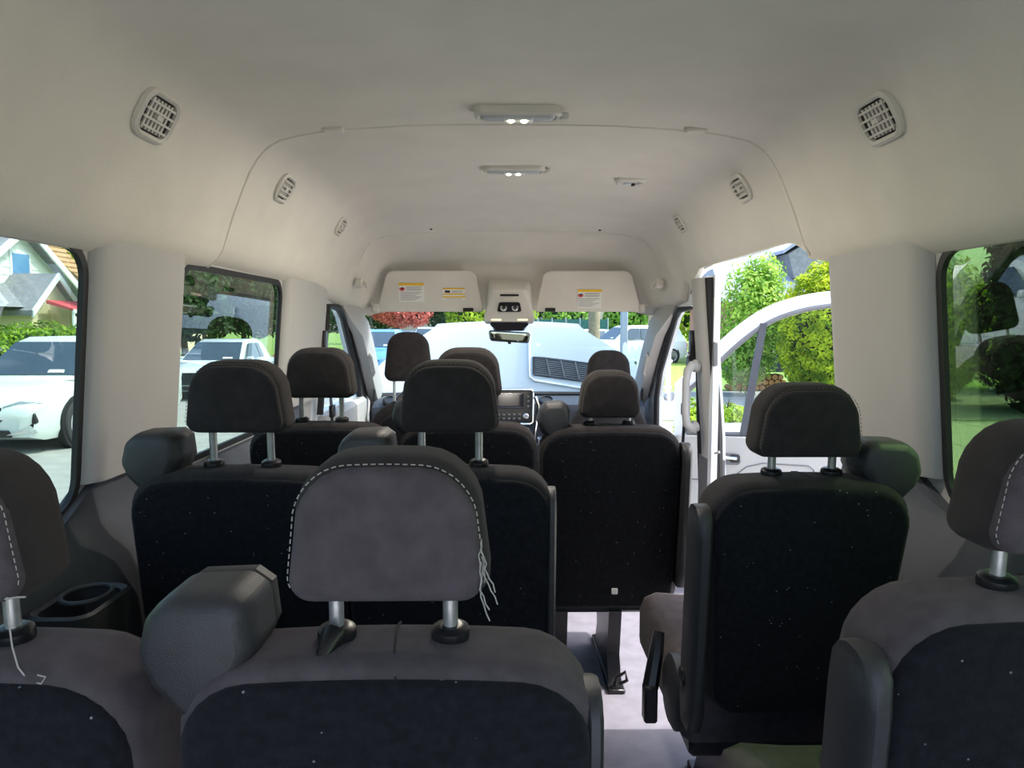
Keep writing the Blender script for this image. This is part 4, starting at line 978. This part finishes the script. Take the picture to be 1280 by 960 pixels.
# house behind on the right
hs = empty('house', (14.5, 36, G), 'grey roofed house with dormer behind the arborvitae', 'house')
mb = MB(); mb.box(10.5, 21, 34, 42, G, G+3.0); mb.build('wall', 'brick', hs, smooth=False)
mb = MB(); mb.prism([(33.4, 2.9), (42.6, 2.9), (38, 7.2)], lambda a, b: (9.8, a, G+b), lambda a, b: (21.6, a, G+b)); mb.build('roof', 'roofblue', hs, smooth=False)
mb = MB(); mb.prism([(13.3, 4.0), (15.6, 4.0), (15.9, 5.1), (14.5, 6.0), (13.0, 5.1)], lambda a, b: (a, 34.2, G+b), lambda a, b: (a, 37.6, G+b)); dm = mb.build('dormer', 'roofgrey', hs, smooth=False)
mb = MB(); mb.prism([(12.7, 5.1), (14.5, 6.3), (16.3, 5.1), (16.3, 5.25), (14.5, 6.5), (12.7, 5.25)], lambda a, b: (a, 34.0, G+b), lambda a, b: (a, 38.0, G+b)); mb.build('dormer_trim', 'roofblue', dm, smooth=False)
for x in (11.6, 14.0, 17.5):
    mb = MB(); mb.box(x, x+1.2, 33.93, 34.02, G+1.0, G+2.3); f = mb.build('window', 'fence', hs, smooth=False)
    mb = MB(); mb.box(x+.1, x+1.1, 33.91, 33.94, G+1.1, G+2.2); mb.build('pane', 'carglass', f, smooth=False)

# ---- cars
def car(label, loc, rz, paint, L=4.6, W=1.88, H=1.68, suv=True, detail=True, group=None, name='parked_car'):
    """car pointing along local -Y"""
    root = empty(name, (0, 0, 0), label, 'car', group)
    hz_ = .62*H
    st = [(-L/2, .42, .60, .62, .74), (-L/2+.06, .26, .70, .80, .85), (-L/2+.25, .20, .82, .92, .93), (-L/2+.9, .19, .93, 1.0, .96), (-L/2+1.25, .19, 1.0, 1.0, .96), (0, .19, 1.02, 1.0, .97), (L/2-.9, .19, 1.04, 1.0, .97), (L/2-.2, .24, 1.02, .95, .93), (L/2, .42, .92, .84, .88)]
    mb = MB(); rings = []
    for y, zb_, zt_, wl_, wu in st:
        zt_ *= H/1.68; hw = W/2
        rings.append([(-hw*wl_*.92, y, zb_), (-hw*wl_, y, zb_+.14), (-hw*wl_, y, zt_-.24), (-hw*wu, y, zt_-.06), (-hw*wu*.88, y, zt_), (-hw*.4, y, zt_+.03), (hw*.4, y, zt_+.03), (hw*wu*.88, y, zt_), (hw*wu, y, zt_-.06), (hw*wl_, y, zt_-.24), (hw*wl_, y, zb_+.14), (hw*wl_*.92, y, zb_)])
    mb.loft(rings); mb.build('body', paint, root, ang=35)
    y0, y1 = -L/2+1.15, (L/2-.12 if suv else L/2-.75); k = H/1.68
    def sec(y, z, hw): return (y, z, hw)
    cab = [(y0, 1.0*k, .84), (y0+.80, 1.58*k, .70), (y0+1.1, 1.66*k, .67), (y1-.7, 1.66*k, .66), (y1-.25, 1.58*k, .66), (y1, 1.02*k, .80)]
    mb = MB(); rings = [[(-x, y, 1.0*k), (-x*.98, y, z-.10*k if z > 1.2*k else z), (-x*.85, y, z), (x*.85, y, z), (x*.98, y, z-.10*k if z > 1.2*k else z), (x, y, 1.0*k)] for y, z, x in cab]
    mb.loft(rings); cb = mb.build('cabin', paint, root, ang=30)
    # windscreen and side glass, slightly proud
    def plate(pts, name, m, th=.008, d=(0, -1, 0)):
        mb = MB(); d = Vector(d)*th; mb.loft([[Vector(p) for p in pts], [Vector(p)+d for p in pts]]); return mb.build(name, m, root, smooth=False)
    n = Vector((0, -.58, .80))
    wsn = [(-.74, y0+.10, 1.075*k), (.74, y0+.10, 1.075*k), (.60, y0+.78, 1.57*k), (-.60, y0+.78, 1.57*k)]
    plate(wsn, 'windscreen', 'carglass', .018, (0, -.6, .8))
    plate([(-.62, y1-.03, 1.10*k), (.62, y1-.03, 1.10*k), (.54, y1-.21, 1.5*k), (-.54, y1-.21, 1.5*k)], 'rear_window', 'carglass', .03, (0, 1, .3))
    for s in (-1, 1):
        for a, b, a2, b2 in ((y0+.42, y0+1.45, y0+.95, y0+1.45), (y0+1.52, y1-.78, y0+1.52, y1-.85)):
            if b <= a: continue
            xs0 = s*.815; xs1 = s*.675
            plate([(xs0, a, 1.09*k), (xs0, b, 1.09*k), (xs1, b2, 1.53*k), (xs1, a2, 1.53*k)], 'side_window', 'carglass', .03, (s, 0, .2))
        mb = MB(); mb.bbox(s*.92-.09, s*.92+.09, y0+.35, y0+.50, 1.02*k, 1.16*k, .03); mb.build('wing_mirror', paint, root)
        for yw in (-L/2+.88, L/2-.95):
            r = .365; xw = s*(W/2-.02)
            mb = MB(); mb.disc((xw-s*.12, yw, r+.02), (s, 0, 0), [(r*1.16, 0), (r*1.16, .125)], 28); mb.build('wheel_arch', 'rubber', root, ang=30)
            mb = MB(); mb.disc((xw-s*.10, yw, r), (s, 0, 0), [(r*.9, 0), (r, .02), (r, .11), (r*.95, .135), (r*.72, .14), (r*.70, .12)], 28); wh = mb.build('wheel', 'tyre', root, ang=40)
            mb = MB(); mb.disc((xw+s*.005, yw, r), (s, 0, 0), [(r*.70, 0), (r*.70, .03), (r*.64, .035), (r*.62, .015)], 28); mb.build('rim', 'rim', wh)
            mb = MB(); mb.disc((xw+s*.0, yw, r), (s, 0, 0), [(r*.60, 0), (r*.60, .012)], 24); mb.build('brake_disc', 'recess', wh)
            if detail:
                for q in range(10):
                    a = 2*pi*q/10; c = Vector((xw+s*.028, yw, r))
                    mb = MB(); mb.tube([c+Vector((0, math.cos(a), math.sin(a)))*r*.10, c+Vector((0, math.cos(a+.1), math.sin(a+.1)))*r*.64], .016, 5); mb.build('spoke', 'rim', wh)
        # headlights, fog pockets
        plate([(s*.38, -L/2+.045, .70*k), (s*.86, -L/2+.19, .735*k), (s*.90, -L/2+.50, .82*k), (s*.60, -L/2+.10, .775*k)], 'headlight', 'lamp_glass', .03, (0, -1, .1))
        if detail:
            mb = MB(); mb.bbox(s*.80-.03, s*.80+.03, -L/2+.04, -L/2+.14, .46, .62, .012); mb.build('air_slot', 'black', root)
            plate([(s*.45, -L/2+.0, .30), (s*.84, -L/2+.11, .33), (s*.80, -L/2+.10, .38), (s*.60, -L/2+.03, .36)], 'fog_trim', 'chrome', .03, (0, -1, 0))
        plate([(s*.62, L/2-.01, .78), (s*.84, L/2-.03, .78), (s*.84, L/2-.03, .95), (s*.62, L/2-.01, .95)], 'tail_light', 'red', .03, (0, 1, 0))
    plate([(-.40, -L/2+.02, .52), (-.24, -L/2-.0, .40), (.24, -L/2-.0, .40), (.40, -L/2+.02, .52), (.36, -L/2+.03, .70), (-.36, -L/2+.03, .70)], 'grille', 'black', .02, (0, -1, 0))
    plate([(-.50, -L/2+.03, .27), (.50, -L/2+.03, .27), (.46, -L/2+.03, .37), (-.46, -L/2+.03, .37)], 'lower_intake', 'black', .05, (0, -1, 0))
    plate([(.30, y0+.12, 1.10*k), (.55, y0+.12, 1.10*k), (.54, y0+.17, 1.14*k), (.30, y0+.17, 1.14*k)], 'windscreen_sticker', 'sticker', .024, (0, -.6, .8))
    root.location = loc; root.rotation_euler = (0, 0, rz)
    return root
car('pearl white crossover parked across the street before the gabled house', (-7.62, 13.15, G), 0, 'whitecar', L=4.9, W=1.98, H=1.70)
car('white car parked across the street, low roof, beyond the crossover', (-7.7, 20.6, G), 0, 'silver', L=4.5, H=1.5, suv=False, detail=False)
car('blue car parked ahead, seen past the driver headrest', (-4.5, 27.0, G), 0, 'bluecar', L=4.7, H=1.72, detail=False)
car('dark blue car parked behind the blue car', (-4.9, 34.5, G), 0, 'navy', L=4.7, H=1.6, detail=False)
car('pale blue car standing far down the street', (-4.0, 40, G), .05, 'silver', L=4.7, H=1.75, detail=False)
car('white car standing far down the street beside the pale blue one', (-2.6, 52, G), 0, 'white', L=4.7, H=1.6, detail=False)
car('white pickup-like car parked crosswise beyond the picket fence', (6.2, 36.0, G), math.radians(-68), 'white', L=5.3, H=1.85, detail=False)
car('silver car parked behind the white pickup-like car', (4.6, 45, G), math.radians(-60), 'silver', L=4.6, H=1.6, detail=False)

# ---- left: white gabled house with porch gable, awning, window, air conditioner
hs = empty('house', (-20, 31.5, G), 'white clapboard house with steep gable and red awning across the street', 'house')
FX = -20.0
mb = MB(); mb.prism([(26.9, 0), (35.4, 0), (35.4, 3.05), (31.2, 5.75), (26.9, 3.05)], lambda a, b: (FX, a, G+b), lambda a, b: (FX-9, a, G+b)); wl_ = mb.build('wall', 'siding', hs, smooth=False)
for k in range(17):
    z = .35+k*.32
    half = 4.2 if z < 3.05 else 4.2*(5.75-z)/2.7
    if half < .2: continue
    mb = MB(); mb.box(FX-.01, FX+.025, 31.2-half, 31.2+half, G+z, G+z+.035); mb.build('clapboard', 'siding', wl_, smooth=False)
for s, e in ((-1, 26.4), (1, 36.0)):
    mb = MB(); mb.prism([(31.2, 5.75), (31.2, 5.98), (e, 2.9), (e, 2.67)], lambda a, b: (FX+.45, a, G+b), lambda a, b: (FX-9.2, a, G+b)); rf = mb.build('roof', 'roofgrey', hs, smooth=False)
    mb = MB(); mb.prism([(31.2, 5.70), (31.2, 6.0), (e, 2.92), (e, 2.60)], lambda a, b: (FX+.5, a, G+b), lambda a, b: (FX+.42, a, G+b)); mb.build('barge_board', 'fence', rf, smooth=False)
mb = MB(); mb.box(FX, FX+.06, 30.6, 31.9, G+3.45, G+4.9); wn = mb.build('window', 'fence', hs, smooth=False)
mb = MB(); mb.box(FX+.05, FX+.08, 30.72, 31.78, G+3.95, G+4.78); mb.build('pane', 'bluecar', wn, smooth=False)
mb = MB(); mb.bbox(FX+.05, FX+.45, 30.8, 31.7, G+3.2, G+3.62, .03); ac = mb.build('air_conditioner', 'curb', hs)
mb = MB(); mb.box(FX+.44, FX+.46, 31.2, 31.62, G+3.26, G+3.56); mb.build('fan_grille', 'roofgrey', ac, smooth=False)
# porch gable
mb = MB(); mb.prism([(29.3, 0), (32.1, 0), (32.1, 2.55), (30.7, 3.75), (29.3, 2.55)], lambda a, b: (FX+1.6, a, G+b), lambda a, b: (FX-.1, a, G+b)); pg = mb.build('porch', 'stucco', hs, smooth=False)
for e in (28.9, 32.5):
    mb = MB(); mb.prism([(30.7, 3.75), (30.7, 3.95), (e, 2.42), (e, 2.22)], lambda a, b: (FX+1.9, a, G+b), lambda a, b: (FX-.1, a, G+b)); mb.build('porch_roof', 'roofgrey', pg, smooth=False)
    mb = MB(); mb.prism([(30.7, 3.71), (30.7, 3.97), (e, 2.44), (e, 2.17)], lambda a, b: (FX+1.95, a, G+b), lambda a, b: (FX+1.88, a, G+b)); mb.build('barge_board', 'fence', pg, smooth=False)
mb = MB(); mb.prism([(26.6, 2.55), (29.8, 2.55), (30.2, 3.5), (28.2, 3.5)], lambda a, b: (FX+1.5-(b-2.55)*1.5, a, G+b), lambda a, b: (FX-.05, a, G+b)); mb.build('lean_to_roof', 'roofgrey', hs, smooth=False)
mb = MB(); mb.prism([(FX+1.96, 2.85), (FX+3.0, 2.50), (FX+3.0, 2.42), (FX+1.96, 2.70)], lambda a, b: (a, 29.7, G+b), lambda a, b: (a, 32.6, G+b)); aw = mb.build('awning', 'awning', hs, smooth=False)
for y in (29.8, 32.5): mb = MB(); mb.tube([(FX+2.95, y, G), (FX+2.95, y, G+2.45)], .06, 8); mb.build('awning_post', 'fence', aw)
mb = MB(); mb.box(FX+2.98, FX+3.03, 29.7, 32.6, G+2.33, G+2.48); mb.build('valance', 'fence', aw, smooth=False)
# neighbour with tan roof
hs = empty('house', (-20, 46, G), 'neighbouring house with a tan brown shingle roof, behind the white gable', 'house')
mb = MB(); mb.box(-30, -21, 41, 54, G, G+2.6); mb.build('wall', 'stucco', hs, smooth=False)
mb = MB(); mb.prism([(-20.2, 2.4), (-25.5, 6.6), (-30.8, 2.4)], lambda a, b: (a, 40.4, G+b), lambda a, b: (a, 54.6, G+b)); rf = mb.build('roof', 'roofbrown', hs, smooth=False)
for k in range(14):
    t = (k+.5)/14; mb = MB(); x = -20.2-5.3*t; z = 2.4+4.2*t; mb.box(x-.03, x+.05, 40.4, 54.6, G+z, G+z+.05); mb.build('shingle_course', 'roofbrown', rf, smooth=False)
mb = MB(); mb.box(-21.02, -20.95, 43, 44.5, G+.9, G+2.1); wn = mb.build('window', 'fence', hs, smooth=False); mb = MB(); mb.box(-20.96, -20.93, 43.1, 44.4, G+1.0, G+2.0); mb.build('pane', 'carglass', wn, smooth=False)

# hedges and trees across the street
hx = [(-13.5, 17.0, .95), (-13.4, 19.2, 1.0), (-13.4, 21.5, 1.05), (-13.5, 23.8, 1.0), (-13.3, 26.0, 1.0)]
for i, (x, y, s) in enumerate(hx):
    bush('hedge_shrub', 'clipped green hedge shrub in the row before the white gabled house', 'shrub', (x, y, G+.06), [(0, 0, .95*s, 1.05*s, 1.05*s, .85*s), (.1, 0, .5, 1.0*s, 1.0*s, .5)], 4200, .075, 'l_hedge', 30+i, .3, .05, group='hedge row across the street', inner=.8)
bush('leafy_tree', 'lime green leafy tree overhanging the tan roof', 'tree', (-16.3, 31.6, G), [(0, 0, 4.6, 1.3, 1.3, 1.3), (-.2, .8, 3.4, .9, .9, 1.0), (-1.0, 0, 5.3, 1.0, 1.0, .9)], 5200, .11, 'l_lime', 41, 2.6, .14, core=False, inner=.35)
bush('leafy_tree', 'dark leafy tree rising behind the white gabled house', 'tree', (-33.5, 50, G), [(0, 0, 8.5, 3.0, 3.0, 3.2)], 4000, .25, 'l_dark', 42, 4.5, .25, inner=.8)
for i, (x, y, s, mt) in enumerate(((-10.6, 30.5, 1.0, 'l_dark'), (-9.9, 35, 1.05, 'l_dark'), (-11.2, 26.2, .9, 'l_dark'), (-9.8, 41, 1.1, 'l_dark'), (-16.2, 40.5, 1.2, 'l_dark'))):
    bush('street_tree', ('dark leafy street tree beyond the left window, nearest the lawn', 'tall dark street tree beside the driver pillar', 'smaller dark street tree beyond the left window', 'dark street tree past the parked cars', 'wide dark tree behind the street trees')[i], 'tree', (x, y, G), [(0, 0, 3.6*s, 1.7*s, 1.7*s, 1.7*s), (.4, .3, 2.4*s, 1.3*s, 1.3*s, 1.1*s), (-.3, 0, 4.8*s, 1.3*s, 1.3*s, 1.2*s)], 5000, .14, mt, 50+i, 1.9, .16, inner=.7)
# through the windscreen
bush('blossom_tree', 'pink flowering tree down the street, over the blue cars', 'tree', (-7.4, 52, G), [(0, 0, 3.2, 1.9, 1.9, 1.5), (1.2, 0, 2.8, 1.3, 1.3, 1.1)], 3500, .16, 'l_pink', 60, 1.5, .12, inner=.7)
for i, (x, y, s, mt) in enumerate(((-3.0, 64, .95, 'l_lime'), (1.2, 69, .95, 'l_lime'), (5.6, 75, 1.1, 'l_dark'), (5.4, 64, 1.0, 'l_tree'), (10.2, 61, 1.05, 'l_tree'), (14.9, 57, 1.1, 'l_lime'), (19.8, 54, 1.2, 'l_dark'), (-5.4, 74, 1.3, 'l_dark'), (-11.5, 69, 1.3, 'l_dark'))):
    bush('roadside_tree', ('lime green tree at the end of the street', 'second lime green tree at the end of the street', 'dark tree right of the lime ones at the street end', 'fresh green tree beyond the green screen', 'fresh green tree behind the white pickup-like car', 'lime tree behind the white picket fence', 'dark tree behind the picket fence', 'dark tree behind the blossom tree', 'dark tree above the parked blue cars')[i], 'tree', (x, y, G), [(0, 0, 2.6*s, 2.0*s, 1.6*s, 2.0*s), (.6, 0, 4.4*s, 1.7*s, 1.4*s, 1.6*s)], 2600, .22, mt, 70+i, 1.2, .18, inner=.75)
pl = empty('utility_pole', (4.05, 33.5, G), 'weathered wooden utility pole right of the mirror', 'pole')
mb = MB(); mb.tube([(4.05, 33.5, G), (4.05, 33.5, G+3.5), (4.05, 33.5, G+7.5)], [.27, .25, .2], 12); mb.build('post', 'polewood', pl)
mb = MB(); mb.box(3.1, 5.0, 33.42, 33.5, G+6.6, G+6.75); mb.build('cross_arm', 'polewood', pl, smooth=False)
pl = empty('sign_pole', (3.20, 20.0, G), 'grey steel sign post before the picket fence', 'pole')
mb = MB(); mb.bbox(3.12, 3.30, 19.9, 20.1, G, G+3.2, .02); mb.build('post', 'steelpole', pl)
mb = MB(); mb.bbox(2.95, 3.50, 19.86, 19.9, G+2.7, G+3.3, .02); mb.build('sign_plate', 'steelpole', pl)
pl = empty('utility_pole', (4.75, 24.0, G), 'thin wooden pole behind the picket fence', 'pole')
mb = MB(); mb.tube([(4.75, 24, G), (4.75, 24, G+6)], [.12, .10], 10); mb.build('post', 'polewood', pl)
mb = MB(); mb.box(4.3, 5.2, 23.9, 23.96, G+5.2, G+5.32); mb.build('cross_arm', 'polewood', pl, smooth=False)
fe = empty('picket_fence', (3.5, 18.3, G), 'white picket fence with rounded pickets ahead of the van', 'fence')
for k in range(7):
    x = 3.02+k*.16; y = 18.6-k*.10; h = 1.35+.08*(k % 3 == 0)
    mb = MB(); mb.prism([(-.06, 0), (.06, 0), (.06, h-.10), (.035, h-.03), (0, h), (-.035, h-.03), (-.06, h-.10)], lambda a, b: (x+a, y, G+.02+b), lambda a, b: (x+a, y+.03, G+.02+b)); mb.build('picket', 'fence', fe, smooth=False)
for z in (.35, 1.0):
    mb = MB(); mb.tube([(2.95, 18.68, G+z), (4.06, 17.99, G+z)], .04, 6); mb.build('rail', 'fence', fe)
fs = empty('screen_fence', (2.0, 48, G), 'green mesh screened fence behind the raised bonnet', 'fence')
for k in range(9):
    x = -.5+k*.9; mb = MB(); mb.tube([(x, 48, G), (x, 48, G+2.3)], .05, 8); mb.build('post', 'steelpole', fs)
    if k < 8: mb = MB(); mb.box(x+.06, x+.84, 47.98, 48.02, G+.1, G+2.2); mb.build('mesh_panel', 'teal', fs, smooth=False)
